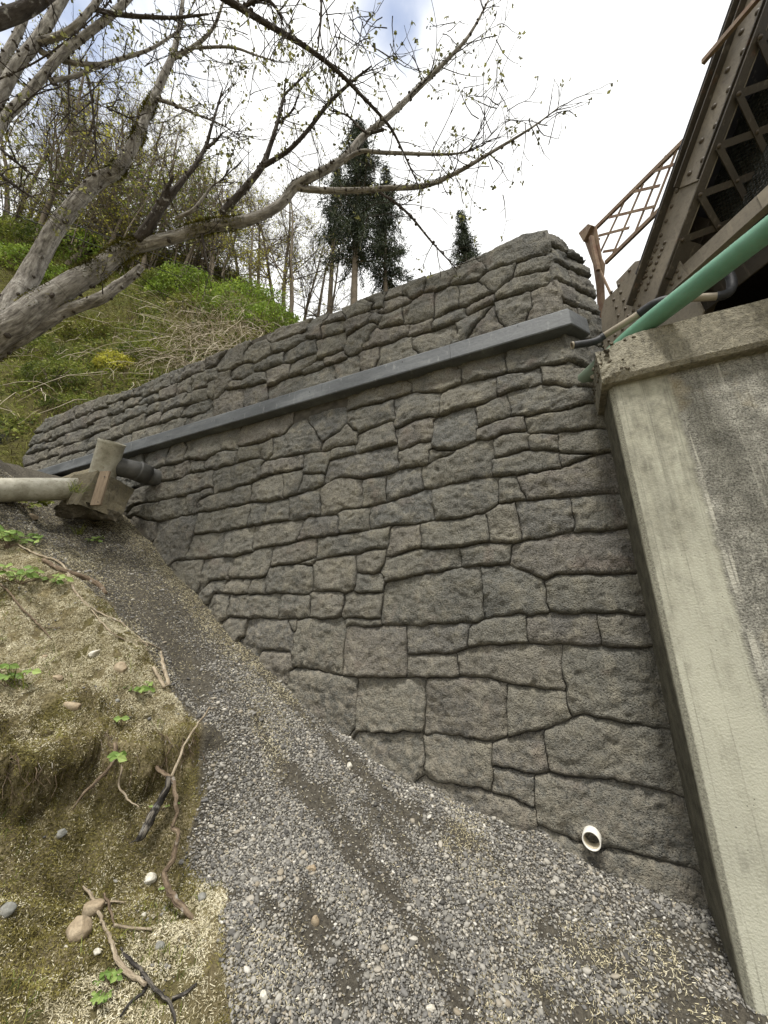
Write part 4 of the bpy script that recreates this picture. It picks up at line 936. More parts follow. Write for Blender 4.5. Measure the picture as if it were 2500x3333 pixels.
def fibres(name, n, area, keep, ln, wd, lift, tint, mat, label, cat):
    "fibres strewn over the real bank surface, cut faces included"
    w = FA*((FC[:, 0] > area[0]) & (FC[:, 0] < area[1]) & (FC[:, 1] > area[2]) & (FC[:, 1] < area[3])); fi = rng.choice(len(fq), n, p=w/w.sum())
    s_, t_ = rng.random((n, 1)), rng.random((n, 1)); P = (_a[fi]*(1-s_)+_b[fi]*s_)*(1-t_)+(_d[fi]*(1-s_)+_c[fi]*s_)*t_; nr_ = FN[fi]
    k = keep(P[:, 0], P[:, 1]); P, nr_ = P[k]+nr_[k]*.003, nr_[k]; n_ = len(P)
    dv_ = rng.normal(size=P.shape); dv_ -= nr_*(dv_*nr_).sum(1)[:, None]; dv_ /= np.linalg.norm(dv_, axis=1)[:, None]
    dv_ = dv_+nr_*rng.uniform(lift[0], lift[1], n_)[:, None]
    V, Fq = chips(P, dv_, rng.uniform(*ln, n_), rng.uniform(*wd, n_))
    tt = np.clip(tint(P[:, 0], P[:, 1])+rng.normal(0, .17, n_)-.3*(1-nr_[:, 2].clip(0, 1)), 0, 1)
    o = obj(name, V, Fq, mat, None, {'tint': np.repeat(tt, 4)}); return tag(o, label, cat, kind='stuff')
clump = lambda x, y, s, o_: fbm(np.stack([x*s, y*s, x*0+o_], -1), 4)
shade_low = lambda x, y: sst(-.02, .25, xlip(y)-x)
mossy = lambda x, y: sst(-.06, .16, clump(x, y, 1.7, 3)-.24*sst(.1, .4, xlip(y)-x)+.30*(1-sst(.0, .5, np.abs(xlip(y)-x+.22)))+.06)
fibres('straw', 600000, (-6.6, -1.4, .9, 3.3), lambda x, y: (gmask(x, y) < .5) & (rng.random(len(x)) < (.35+.65*(1-mossy(x, y)))*(.38+.62*sst(-.05, .12, np.maximum(xlip(y)-x, clump(x, y, 2.6, 21))))) & (clump(x, y, 9, 7) > -.22),
       (.005, .018), (.0018, .004), (.0, .9), lambda x, y: .76+.55*clump(x, y, 6, 1), M_['straw'], 'pale shredded straw mulch lying over the soil bank', 'straw')
fibres('moss', 380000, (-6.6, -1.4, .9, 3.3), lambda x, y: (gmask(x, y) < .55) & (rng.random(len(x)) < .1+.9*mossy(x, y)),
       (.006, .018), (.0025, .005), (.3, 1.4), lambda x, y: .45+.6*clump(x, y, 5, 11), M_['mossg'], 'olive green moss growing over the lower soil bank', 'moss')
fibres('fine_straw', 200000, (-7.2, 1, 1.2, 3.5), lambda x, y: (gmask(x, y) > .5) & (rng.random(len(x)) < .9*sst(.05, .3, clump(x, y, 1.4, 8))+.98*sst(.36, .10, D-y)*sst(-2.0, -3.2, x)+.05+.25*sst(-3.2, -4.6, x)),
       (.008, .026), (.0025, .005), (.0, .5), lambda x, y: .6+.4*clump(x, y, 4, 2), M_['straw'], 'thin tan straw scraps mixed into the gravel and along the wall', 'straw')
# sparse grass blades on the bank
x, y = rand_xy(6000, -5.5, -1.6, 1.0, 2.6); k = (gmask(x, y) < .3) & (clump(x, y, 2.4, 15) > .08); x, y = x[k], y[k]
P = np.stack([x, y, ground_z(x, y)], -1); V, Fq = blades(P, rng.normal(size=P.shape)*.35+np.array([0, 0, 1]), rng.uniform(.04, .11, len(x)), .0035, .35)
tag(obj('grass', V, Fq, M_['ivy_dk'], None, {'tint': np.repeat(rng.random(len(x)), 6)}), 'thin short green grass blades sprouting from the soil bank', 'grass', kind='stuff')

# hanging root hairs under the lip
mb = MB(); rs = np.random.default_rng(31)
for i in range(190):
    y = rs.uniform(1.2, 2.5); x = float(xlip(np.array([y]))[0])+rs.uniform(.0, .06); z0 = float(ground_z(np.array([x-.12]), np.array([y]))[0])-rs.uniform(.02, .08); ln = rs.uniform(.06, .26)
    p = np.array([x, y, z0]); pts = [p]
    for k in range(4): p = p+np.array([rs.normal(0, .016)+.012, rs.normal(0, .02), -ln/4]); pts.append(p)
    mb.tube(pts, np.linspace(.003, .0008, 5), 4, False)
o = mb.out('root_hairs', M_['root']); tag(o, 'fine dark roots dangling under the eroded soil lip', 'roots', kind='stuff')

# single roots, sticks and vines
def px_tube(name, pts, mat, label, cat, wob=.35, k=7, lift=.012, side=(), depth=None):
    "pts: (px, py, width px[, depth])"
    Q = []; 
    for t in pts:
        p = on_ground(t[0], t[1], 0) if len(t) < 4 else at(t[0], t[1], t[3])
        dz = float(p@FW); r_ = max(.0012, t[2]*dz/F/2); p = p-ray(t[0], t[1])*(r_*.5+lift)/1.0*.9; Q.append([*p, r_])
    S = spline(np.array(Q), k)
    S[1:-1, :3] += np.stack([pn(S[1:-1, :3]*24+q_*9) for q_ in range(3)], -1)*.012
    mb = MB(); mb.tube(S[:, :3], np.maximum(S[:, 3], .001), 9, True, wob, len(label))
    for sd_ in side:
        S2 = spline(np.array([[*(at(t[0], t[1], t[3]) if len(t) > 3 else on_ground(t[0], t[1], lift)), max(.001, t[2]*2.5/F/2)] for t in sd_]), 4); mb.tube(S2[:, :3], np.maximum(S2[:, 3], .0008), 6)
    return tag(mb.out(name, mat, None, True), label, cat)
Zr = lambda x, y, z=None: (x*.4219, 2200+y*.4219)
def zr(l, dep=None): return [(*Zr(a[0], a[1]), a[2]*.4219)+((a[3],) if len(a) > 3 else ()) for a in l]
px_tube('exposed_root', zr([(890,520,30,2.78),(885,640,30,2.70),(820,740,28,2.66),(720,840,26,2.62),(640,920,20,2.58),(550,1040,8,2.54)]), M_['root'], 'brown root curving down-left from the eroded lip to a pale tip', 'root')
px_tube('exposed_root', zr([(1195,610,28,2.88),(1205,690,28,2.82),(1270,760,30,2.76),(1330,800,30,2.72),(1350,880,28,2.68),(1360,960,28,2.62),(1360,1080,30,2.58),(1330,1170,30,2.55),(1375,1220,30,2.53),(1350,1330,34,2.48),(1330,1420,36,2.44),(1270,1520,38,2.40),(1290,1640,44,2.33),(1370,1740,44,2.28),(1450,1830,36,2.23),(1530,1900,16,2.20)]), M_['root'], 'longest brown root snaking from the lip down to the lower bank', 'root')
px_tube('exposed_root', zr([(1310,770,44,2.74),(1290,860,48,2.70),(1220,990,56,2.66),(1160,1110,60,2.62),(1100,1220,56,2.58),(1060,1265,36,2.56)]), M_['char'], 'dark frayed root with a splintered pale lower end', 'root', side=([(*Zr(1070,1260), 6, 2.55), (*Zr(1000,1290), 3, 2.54)],))
px_tube('stick', zr([(1620,240,12,3.05),(1500,410,16,2.95),(1420,540,18,2.86),(1370,680,20,2.78),(1320,780,24,2.72)]), M_['stick'], 'straight thin grey stick leaning across the soil edge on to the gravel', 'stick')
px_tube('exposed_root', zr([(935,640,14,2.76),(940,720,14,2.72),(915,840,14,2.68),(965,920,14,2.65),(1010,970,10,2.63),(1075,1015,7,2.60)]), M_['stick'], 'thin zigzag pale rootlet hanging below the three-leaved sprout', 'root')
px_tube('stub_root', zr([(660,500,40,2.82),(610,540,44,2.74),(600,620,34,2.70)]), M_['char'], 'short dark broken root stub poking out under the lip', 'root')
px_tube('exposed_root', zr([(575,545,12,2.82),(500,640,12,2.76),(420,690,12,2.74),(380,740,10,2.73),(370,900,7,2.7)]), M_['root'], 'thin forked root hanging at the left of the lip', 'root', side=([(*Zr(500,640), 4, 2.76), (*Zr(440,790), 3, 2.72), (*Zr(400,880), 2, 2.7)],))
Zb = lambda x, y: (x*.4219, 2700+y*.4219)
def zb(l): return [(*Zb(a[0], a[1]), a[2]*.4219) for a in l]
px_tube('stick', zb([(640,440,14),(700,530,22),(760,640,24),(800,740,22),(850,860,26),(890,980,30),(940,1070,34),(1010,1150,34),(1120,1230,28)]), M_['stick'], 'long tan twig running diagonally across the lower left bank', 'stick', side=([(*Zb(870,780), 8), (*Zb(1010,800), 7), (*Zb(1170,822), 5)], [(*Zb(770,620), 7), (*Zb(860,605), 6), (*Zb(950,618), 4)]), lift=.02)
px_tube('stick', zb([(800,500,16),(840,600,18),(860,680,16),(890,750,10)]), M_['root'], 'short reddish twig beside the two cobbles', 'stick', lift=.03)
px_tube('stick', zb([(930,920,16),(990,1010,22),(1070,1080,24),(1140,1180,26),(1250,1280,24),(1320,1350,22),(1350,1500,16)]), M_['char'], 'grey mottled branch crossing the bottom of the bank', 'stick', side=([(*Zb(1320,1350), 8), (*Zb(1420,1335), 7), (*Zb(1510,1260), 4)], [(*Zb(1140,1190), 8), (*Zb(1100,1290), 7), (*Zb(1000,1390), 6), (*Zb(920,1495), 5)]), lift=.015)
Zm = lambda x, y: (x*.4219, 1650+y*.4219)
def zm(l): return [(*Zm(a[0], a[1]), a[2]*.4219) for a in l]
px_tube('dry_vine', zm([(130,285,14),(280,370,14),(460,430,16),(530,520,16),(560,620,16),(650,740,16),(760,820,14),(900,880,14),(1010,960,14),(1140,1075,13)]), M_['stick'], 'long pale bramble cane trailing down the edge of the gravel', 'vine', .05)
px_tube('dry_vine', zm([(700,800,10),(830,940,10),(910,1000,10),(1050,1065,10),(1145,1110,8)]), M_['stick'], 'thin tan cane beside the upper bank, below the long cane', 'vine', .05)
px_tube('dry_vine', zm([(0,600,14),(80,690,14),(160,790,12),(250,880,12),(330,950,10),(400,1025,6)]), M_['root'], 'thin brown cane at the left edge of the upper bank', 'vine', .05, side=([(*Zm(340,945), 4), (*Zm(500,955), 2)],))
px_tube('exposed_root', zm([(330,420,30),(450,480,36),(560,520,44),(680,560,44),(770,610,40),(820,670,20)]), M_['root'], 'thick dirt-brown root half buried along the gravel edge', 'root', .1, 5, .02)
px_tube('stick', zm([(1180,1240,26),(1230,1330,28),(1270,1400,26)]), M_['stick'], 'short bleached stick, left of the pair by the gravel', 'stick', lift=.02)
px_tube('stick', zm([(1240,1120,20),(1260,1230,26),(1300,1385,30)]), M_['stick'], 'bleached stick with bark, right of the pair by the gravel', 'stick', lift=.02, side=([(*Zm(1240,1120), 7), (*Zm(1150,1080), 6), (*Zm(1000,1040), 3)],))

# larger loose rocks
def rock(px, py, wpx, hpx, mat, label, ang=0.0, seed=0, sink=.35, facet=False):
    p = on_ground(px, py); dz = float(p@FW); a_, b_ = wpx*dz/F/2, hpx*dz/F/2
    bm = bmesh.new(); bmesh.ops.create_icosphere(bm, subdivisions=4 if not facet else 3, radius=1)
    V = np.array([v.co[:] for v in bm.verts]); F_ = [[v.index for v in f_.verts] for f_ in bm.faces]; bm.free()
    if facet:
        rs = np.random.default_rng(seed)
        for k in range(9):
            n_ = rs.normal(size=3); n_ /= np.linalg.norm(n_); dd_ = V@n_-rs.uniform(.45, .7); V = V-np.maximum(dd_, 0)[:, None]*n_
    rs2 = np.random.default_rng(seed+50)
    for k in range(8):
        n_ = rs2.normal(size=3); n_ /= np.linalg.norm(n_); dd_ = V@n_-rs2.uniform(.62, .9); V = V-np.maximum(dd_, 0)[:, None]*n_*.8
    V = V*(1+.12*fbm(V*1.1+seed*5.1, 3)+.03*fbm(V*5+seed, 3))[:, None]
    r1 = RT*math.cos(ang)+UP*math.sin(ang); r2 = -RT*math.sin(ang)+UP*math.cos(ang)
    Wv = V[:, :1]*r1*a_+V[:, 1:2]*r2*b_+V[:, 2:]*FW*min(a_, b_)*.85
    o = link('rock', mesh('rock', Wv, F_, None, not facet), mat); o.location = Vector([float(c_) for c_ in p-ray(px, py)*.0+np.array([0, 0, b_*(1-2*sink)*.5])]); return tag(o, label, 'rock')
rock(247, 3040, 95, 80, M_['rock_tan'], 'largest rounded tan cobble on the lower bank', .5, 1)
rock(300, 2970, 88, 58, M_['rock_tan'], 'tan oblong cobble behind the largest one, under the twig', .5, 2)
rock(20, 2970, 60, 45, M_['rock_grey'], 'grey-green cobble at the left edge of the lower bank', .6, 3)
rock(488, 2865, 40, 34, M_['rock_pale'], 'pale crumbly stone left of the long root', 0, 4)
rock(660, 2925, 34, 26, M_['rock_grey'], 'smooth grey cobble right of the long root tip', -.5, 5)
rock(468, 2990, 18, 24, M_['rock_pale'], 'small bright white stone in the middle of the lower bank', 0, 6, .3, True)
rock(312, 3115, 32, 26, M_['rock_pale'], 'bright white chip below the largest cobble', .4, 7, .3, True)
rock(213, 3090, 18, 22, M_['rock_pale'], 'white chip touching the left foot of the largest cobble', .4, 8, .3, True)
rock(190, 2730, 60, 26, M_['rock_grey'], 'flat grey stone half buried in mossy soil', .5, 9, .5)
rock(235, 2300, 60, 30, M_['rock_tan'], 'oval tan stone half buried in straw above the lip', -.2, 10, .45)
rock(380, 2288, 16, 13, M_['rock_grey'], 'small round grey stone in straw above the lip', 0, 11)
rock(300, 2140, 56, 30, M_['rock_pale'], 'pale grey angular stone sticking up from the upper bank', .5, 12, .2, True)
rock(395, 2178, 46, 40, M_['rock_tan'], 'rounded tan stone beside the two bleached sticks', -.5, 13)
rock(185, 2215, 34, 22, M_['rock_tan'], 'small tan stone left above the lip', 0, 14)
rock(105, 1687, 42, 24, M_['rock_tan'], 'brown cobble lying below the large pipe', -.3, 15, .25)
rock(95, 1725, 16, 8, M_['rock_pale'], 'small white chip on the dark slope below the pipe', -.3, 16, .2, True)
rock(1138, 2497, 22, 20, M_['rock_pale'], 'round cream stone lying in a gravel rill', 0, 17, .2)
rock(1015, 2838, 44, 34, M_['rock_tan'], 'pale tan angular stone on the open gravel', .1, 18, .2, True)
rock(1026, 3010, 26, 42, M_['rock_tan'], 'brown upright stone on the gravel below the angular one', .1, 19, .3)
rock(432, 1955, 18, 9, M_['rock_pale'], 'small flat white stone on the upper gravel', 0, 20, .2, True)
rock(145, 2140, 22, 18, M_['rock_tan'], 'little stone in straw at the left of the upper bank', .3, 21)
rock(520, 3095, 30, 40, M_['rock_grey'], 'dull purple-grey stone set flush in the moss', .6, 22, .55)
rock(858, 3262, 28, 34, M_['rock_pale'], 'pale egg-shaped stone at the bottom of the gravel', .2, 23, .25)
rock(1400, 3290, 34, 20, M_['rock_pale'], 'whitish stone near the bottom middle of the gravel', .3, 24, .25)

# small leafy plants
def sprout(px, py, n, size, mat, label, stem=None, spread=.1, up=.08, seed=0, dep=None):
    rs = np.random.default_rng(seed); p = on_ground(px, py) if dep is None else at(px, py, dep); t = thing('sprout', p, label, 'plant')
    mb = MB(); LP = []
    for i in range(n):
        d_ = np.array([rs.normal(0, spread), rs.normal(0, spread), up*rs.uniform(.5, 1.4)]); e_ = p+d_; S = spline(np.array([p, p+d_*.5+np.array([0, 0, up*.2]), e_]), 4); mb.tube(S, np.linspace(.0028, .0014, len(S)), 5); LP.append(e_)
    mb.out('stem', M_['ivy_dk'] if False else M_['root'], t)
    for e_ in LP:
        m_ = MB(); k0 = rs.uniform(0, 6.28); T_ = []
        for j in range(3):
            an = k0+j*2.1; dr = np.array([math.cos(an), math.sin(an), -.15+rs.normal(0, .15)])-FW*.25; dr /= np.linalg.norm(dr); sd_ = np.cross(dr, -FW*.8+np.array([0, 0, .6])); sd_ /= np.linalg.norm(sd_); nn_ = np.cross(sd_, dr)
            s_ = size*rs.uniform(.75, 1.15); out = [(0, 0), (.2, .2), (.45, .33), (.62, .26), (.8, .17), (1, 0)]
            v = [e_+dr*s_*a_ for a_, b_ in out]+[e_+dr*s_*a_+sd_*s_*b_+nn_*s_*.07 for a_, b_ in out[1:-1]]+[e_+dr*s_*a_-sd_*s_*b_+nn_*s_*.07 for a_, b_ in out[1:-1]]
            f_ = [(0, 1, 6), (1, 2, 7, 6), (2, 3, 8, 7), (3, 4, 9, 8), (4, 5, 9), (0, 10, 1), (1, 10, 11, 2), (2, 11, 12, 3), (3, 12, 13, 4), (4, 13, 5)]
            m_.add(v, f_, tint=np.full(len(v), rs.uniform(.3, 1)))
        m_.out('leaf', mat, t)
    return t
sprout(440, 2270, 9, .065, M_['sprout'], 'largest bright green bramble sprout below the bleached sticks', None, .10, .06, 1)
sprout(395, 2370, 2, .07, M_['sprout'], 'small green sprout on the straw above the three-leaved one', None, .05, .05, 2)
sprout(405, 2470, 2, .065, M_['sprout'], 'three-leaved bramble sprout at the edge of the lip', None, .05, .04, 3, 2.66)
sprout(350, 3210, 12, .03, M_['sprout'], 'low clump of small round green leaves near the bottom', None, .045, .03, 4)
sprout(530, 2905, 2, .022, M_['sprout'], 'pair of tiny leaves touching the long root', None, .01, .02, 5)
sprout(60, 1905, 20, .085, M_['sprout'], 'broad-leaved weed overhanging the left edge of the bank', None, .16, .12, 6)
sprout(20, 1790, 30, .075, M_['sprout'], 'bushy bright green weed at the left edge below the pipe', None, .14, .16, 7)
sprout(75, 1655, 20, .08, M_['ivy_dk'], 'dark leafy weed growing under the large pipe', None, .13, .12, 8)
sprout(312, 1768, 4, .07, M_['sprout'], 'single small green sprout on the upper gravel', None, .03, .06, 9)
sprout(20, 2240, 9, .07, M_['sprout'], 'grassy green weed at the left edge above the lip', None, .1, .12, 10)
sprout(318, 3295, 4, .028, M_['sprout'], 'tiny green plant at the bottom of the bank', None, .03, .03, 11)
sprout(525, 2655, 7, .02, M_['sprout'], 'faint cluster of small leaves on the moss under the lip', None, .05, .03, 12)
for i, (px, py, n, lb) in enumerate(((250,1640,40,'grass tuft growing from the broken drain block'),(255,1740,24,'grass tuft in front of the drain block'),(60,2240,18,'tall grass blades at the left edge of the bank'),(180,1625,26,'grass tuft under the end of the large pipe'))):
    p = on_ground(px, py) if i else at(245, 1600, 4.75); P = p+rng.normal(0, .03, (n, 3))*np.array([1, 1, .2]); V, Fq = blades(P, rng.normal(size=P.shape)*.45+np.array([0, 0, 1]), rng.uniform(.1, .3, n), .008, .35)
    tag(obj('grass_tuft', V, Fq, M_['ivy_dk'], None, {'tint': np.repeat(rng.random(n), 6)}), lb, 'grass')
# ================================================================ hillside behind the wall
hc = [at(*t) for t in ((0,1430,8.6),(0,1200,11),(0,1000,14),(0,735,19),(150,1350,9.6),(400,1250,11),(400,1000,15.5),(480,850,20),(300,775,20),(820,1100,13),(700,1000,16),(700,885,20),(870,985,19.5),(965,1062,19),(620,1180,12),(250,1150,12.5))]
hc += [np.array(p, float) for p in ((-9.6, 4.3, 3.3), (-12, 2.2, 4.2), (-14, 0, 6), (-7, 6.2, 3.6), (-5, 8, 3.6), (-2, 11, 3.8), (2, 14, 4), (-4, 14, 6.5), (-3, 22, 7), (-8, 26, 13), (-18, 24, 20), (-32, 18, 27), (-36, 2, 27), (-24, -4, 16), (6, 26, 5))]
hz = rbf(hc, .02)
def hill_z(x, y, det=True):
    z = hz(x, y); p = np.stack([x, y, 0*x], -1)
    if det: z = z+.35*fbm(p*.55, 4)+.12*fbm(p*2.3, 4)
    return np.maximum(z, 3.0)
hx = np.arange(-38, 8, .24); hy = np.arange(-3, 30, .24); X2, Y2 = np.meshgrid(hx, hy, indexing='ij'); ZH = hill_z(X2, Y2)
a, b = X2.shape; ix = np.arange(a*b).reshape(a, b); q = np.stack([ix[:-1, :-1], ix[1:, :-1], ix[1:, 1:], ix[:-1, 1:]], -1)
kp = ((Y2 > D+.48) | (X2 < -9.75)) & ~((X2 > -1.5) & (Y2 < 12))
q = q[(kp[:-1, :-1] & kp[1:, :-1] & kp[1:, 1:] & kp[:-1, 1:])]
us = np.unique(q); mp = np.full(a*b, -1); mp[us] = np.arange(len(us))
tag(obj('hillside', np.stack([X2, Y2, ZH], -1).reshape(-1, 3)[us], mp[q], M_['hill'], None, None, True), kind='structure')
o = MB().box((-9.6, D+.47, 3.0), (.62, 14, 3.3)).out('road', M_['asphalt']); tag(o, kind='structure')
def on_hill(px, py):
    r = ray(px, py); t = np.linspace(7.5, 30, 300); P = r[None]*t[:, None]
    ok = (P[:, 1] > D+.6) | (P[:, 0] < -9.9); k = np.where((P[:, 2] <= hz(P[:, 0], P[:, 1])) & ok)[0]
    return P[k[0]] if len(k) else None
def proj(P):
    z = P@FW; return CX+F*(P@RT)/z, CY-F*(P@UP)/z
# rough grass over the slope
n = 150000; x = rng.uniform(-27, -3, n); y = rng.uniform(2.2, 17, n); P = np.stack([x, y, hill_z(x, y)], -1)
u, v = proj(P); k = (u > -300) & (u < 1300) & (v > 500) & (v < 1600) & ((y > D+.55) | (x < -9.9)); P = P[k]; n = len(P)
cl = fbm(P*.45, 4); dv = rng.normal(size=P.shape)*.55+np.array([.25, -.25, .75])
V, Fq = blades(P, dv, rng.uniform(.1, .34, n), rng.uniform(.008, .022, n), .6)
tag(obj('hill_grass', V, Fq, M_['grass'], None, {'tint': np.repeat(np.clip(.45+.7*cl+rng.normal(0, .2, n), 0, 1), 6)}), 'rough green and brown grass covering the hillside above the wall', 'grass', kind='stuff')
# low muted ground cover leaves
n = 150000; x = rng.uniform(-27, -3, n); y = rng.uniform(2.2, 17, n); P = np.stack([x, y, hill_z(x, y)], -1)
u, v = proj(P); k = (u > -300) & (u < 1300) & (v > 500) & (v < 1600) & ((y > D+.55) | (x < -9.9)) & (fbm(P*.6+4, 3) > .02); P = P[k]+rng.uniform(0, .3, (k.sum(), 1))*np.array([0, 0, 1.]); n = len(P)
V, Ft = leaves(P, rng.uniform(.05, .12, n)); tag(obj('ground_cover', V, Ft, M_['ivy_dk'], None, {'tint': np.repeat(rng.random(n), 4)}), 'muted green leafy ground cover on the hillside', 'ground cover', kind='stuff')
# bright green ivy mounds
def mound(px, py, wpx, hpx, n, mat, label, seed):
    rs = np.random.default_rng(seed); c = on_hill(px, py)
    if c is None: c = at(px, py, 18)
    dz = float(c@FW); A, B = wpx*dz/F/2, hpx*dz/F/2; q = rs.normal(size=(n, 3)); q /= np.linalg.norm(q, axis=1)[:, None]
    r_ = (1+.38*fbm(q*1.7+seed*3.3, 4)+.10*fbm(q*6+seed, 2))*rs.uniform(.72, 1.04, n)**.7
    P = c+(q*r_[:, None])@np.array([RT*A, np.cross([0, 0, 1.0], RT)*A*.6, [0, 0, B]]); P[:, 2] = np.maximum(P[:, 2], hill_z(P[:, 0], P[:, 1])-.05)
    t = thing('ivy_bush', c, label, 'bush')
    nn = fbm(P*1.4+seed, 3); V, Ft = leaves(P, rs.uniform(.55, 1.2, n)*.0055*dz, rs)
    obj('foliage', V, Ft, mat, t, {'tint': np.repeat(np.clip(.5+.9*nn+rs.normal(0, .15, n), 0, 1), 4)})
    mb = MB()
    for i in range(14):
        e = P[rs.integers(n)]; S = spline(np.array([c-[0, 0, .3], (c+e)/2+rs.normal(0, .1, 3), e]), 4); mb.tube(S, np.linspace(.02, .006, len(S)), 4, False)
    mb.out('stem', M_['bark_far'], t)
mound(790, 1015, 290, 210, 8000, M_['ivy'], 'brightest green ivy mound right of centre on the hill', 1)
mound(870, 1060, 230, 130, 5000, M_['ivy'], 'bright ivy mound at the hill edge just above the parapet', 2)
mound(600, 950, 230, 150, 6000, M_['ivy'], 'green ivy mound behind the broken branch stub', 3)
mound(250, 830, 240, 170, 6000, M_['ivy'], 'bright green ivy mound between the two big trunks', 4)
mound(60, 790, 260, 110, 6000, M_['ivy_dk'], 'dull green ivy mound at the left end of the hill crest', 5)
mound(60, 860, 200, 110, 4000, M_['ivy'], 'green ivy mound at the left behind the upper trunk', 6)
mound(200, 920, 150, 90, 3000, M_['ivy'], 'small green ivy clump under the upper trunk', 7)
mound(370, 1190, 130, 90, 2600, M_['bud'], 'yellow-green shrub just above the parapet at left', 8)
mound(180, 1240, 240, 130, 4200, M_['ivy_dk'], 'grassy green shrub behind the far end of the wall', 9)
mound(520, 930, 140, 120, 2500, M_['ivy_dk'], 'dull green shrub under the mossy fork', 10)
mound(90, 1150, 220, 110, 3000, M_['ivy_dk'], 'dull shrub on the slope under the broken stub', 11)
mound(300, 1090, 200, 100, 3000, M_['grass'], 'brownish shrub low on the slope behind the trunks', 12)
mound(470, 1160, 190, 80, 2600, M_['ivy_dk'], 'olive shrub on the slope left of the dry vines', 13)
mound(250, 1330, 200, 70, 2400, M_['ivy_dk'], 'lowest green shrub along the far parapet', 14)
mound(620, 1010, 160, 80, 2400, M_['grass'], 'tawny shrub above the dry vines', 15)
# tangle of dry vines hanging on the slope
mb = MB(); rs = np.random.default_rng(44)
for i in range(760):
    px = rs.normal(700, 110); py = 1060+rs.uniform(-60, 130)-(px-700)*.2
    if i % 6 == 0: px, py = rs.uniform(20, 620), rs.uniform(950, 1380)
    p = on_hill(px, py)
    if p is None: continue
    d_ = np.array([rs.normal(.25, .35), rs.normal(-.35, .3), rs.uniform(.1, .6)]); ln = rs.uniform(.5, 1.6); pts = [p]
    for k in range(6):
        p = p+d_*ln/6; d_ = d_+rs.normal(0, .28, 3)+np.array([.06, -.08, -.34]); p[2] = max(p[2], float(hz(p[0:1], p[1:2])[0])+.10); pts.append(p.copy())
    S = np.array(pts); v_, f_, bk = tube(S, np.linspace(.010, .004, len(S)), 4, False); mb.add(v_, f_, tint=np.full(len(v_), rs.random()))
tag(mb.out('dry_vines', M_['vine']), 'tangle of pale dry vines hanging over the slope above the parapet', 'vines', kind='stuff')
# black netting at the far end of the wall
mb = MB(); c0, c1, c2, c3 = at(-60, 1395, 8.6), at(120, 1440, 9.0), at(75, 1560, 8.3), at(-60, 1520, 8.0)
for i in range(46):
    t = i/45; a_ = c0*(1-t)+c1*t; b_ = c3*(1-t)+c2*t; mb.tube([a_, (a_+b_)/2+[.05, -.08, -.05], b_], .005, 3, False)
for i in range(30):
    t = i/29; a_ = c0*(1-t)+c3*t; b_ = c1*(1-t)+c2*t; mb.tube([a_, (a_+b_)/2+[.05, -.08, -.05], b_], .005, 3, False)
mb.a = {}; tag(mb.out('erosion_netting', M_['net']), 'black plastic netting on the slope at the far end of the wall', 'netting')
# cables
for i, (a_, b_, lb) in enumerate((((-200,560,11),(1130,1010,24),'upper black cable running down behind the parapet'),((-200,600,11),(1080,1040,24),'lower black cable running down behind the parapet'),((-60,560,10.5),(760,880,22),'thin cable crossing the trees above the hill'))):
    A, B = at(*a_), at(*b_); t = np.linspace(0, 1, 30)[:, None]; S = A*(1-t)+B*t; S[:, 2] -= .5*np.sin(t[:, 0]*np.pi)
    tag(MB().tube(S, .014 if i < 2 else .009, 6).out('cable', M_['cable']), lb, 'cable', 'cables behind the wall')

# ================================================================ the large leaning tree
def clumpy(S, rs, n, mat_pts): pass
tr = thing('leaning_tree', at(-500, 1750, 4.4), 'large pale-barked mossy tree leaning in from the left with budding branches', 'tree')
TREE = []   # every limb: spline rows (x, y, z, r)
def limb(name, pts, mat='bark', n=18, k=7, wob=.05, scale=.7535, ox=0, add=True):
    Q = []
    for t in pts:
        px, py = ox+t[0]*scale, t[1]*scale; p = at(px, py, t[3]); Q.append([*p, t[2]*float(np.interp(t[2], [10, 30, 60, 100, 200], [.9, .8, .66, .52, .48]))*scale*t[3]/F/2])
    S = spline(np.array(Q), k); S[:, 3] = np.maximum(S[:, 3], .002); dl = np.r_[0, np.linalg.norm(np.diff(S[:, :3], axis=0), axis=1)].sum()
    # fine wander
    S[:, :3] += np.stack([pn(S[:, :3]*2.1+7), pn(S[:, :3]*2.1+17), pn(S[:, :3]*2.1+27)], -1)*S[:, 3:4]*.35
    if S[0, 3] > .05:
        w_ = 1+.10*pn(S[:, :3]*2.2); S[:, 3] *= w_
    MB().tube(S[:, :3], S[:, 3], n, True, wob, len(TREE)).out(name, M_[mat], tr, True); TREE.append((S, mat)); return S
limb('trunk', [(-420,2150,330,3.9),(-250,1780,270,4.1),(-60,1500,200,4.4),(40,1330,175,4.6),(130,1180,150,4.8),(200,1060,130,4.9),(310,900,120,5.0),(420,780,105,5.1),(500,730,85,5.15),(590,610,62,5.2),(640,480,50,5.3),(690,360,42,5.4),(745,240,32,5.5),(770,130,24,5.6),(790,0,16,5.7),(800,-90,12,5.8)], n=24)
limb('trunk', [(-420,2150,300,3.85),(-250,1680,280,3.9),(-100,1500,240,4.0),(60,1390,225,4.1),(250,1270,190,4.3),(420,1160,155,4.5),(520,1090,130,4.6),(600,1060,105,4.65),(760,1020,86,4.7),(900,980,78,4.75),(1080,950,68,4.8),(1200,890,60,4.85),(1270,810,54,4.9),(1340,770,48,4.9),(1480,690,42,5.0),(1560,600,36,5.1),(1659,520,32,5.1),(1828,360,24,5.2),(1988,200,17,5.2),(2058,100,12,5.2),(2110,0,8,5.2)], n=24)
limb('broken_stub', [(-150,1620,150,4.1),(-50,1540,130,4.15),(150,1420,108,4.25),(300,1340,82,4.35),(430,1290,72,4.4),(500,1240,62,4.45),(570,1190,50,4.5),(612,1150,34,4.52)], n=18, wob=.22)
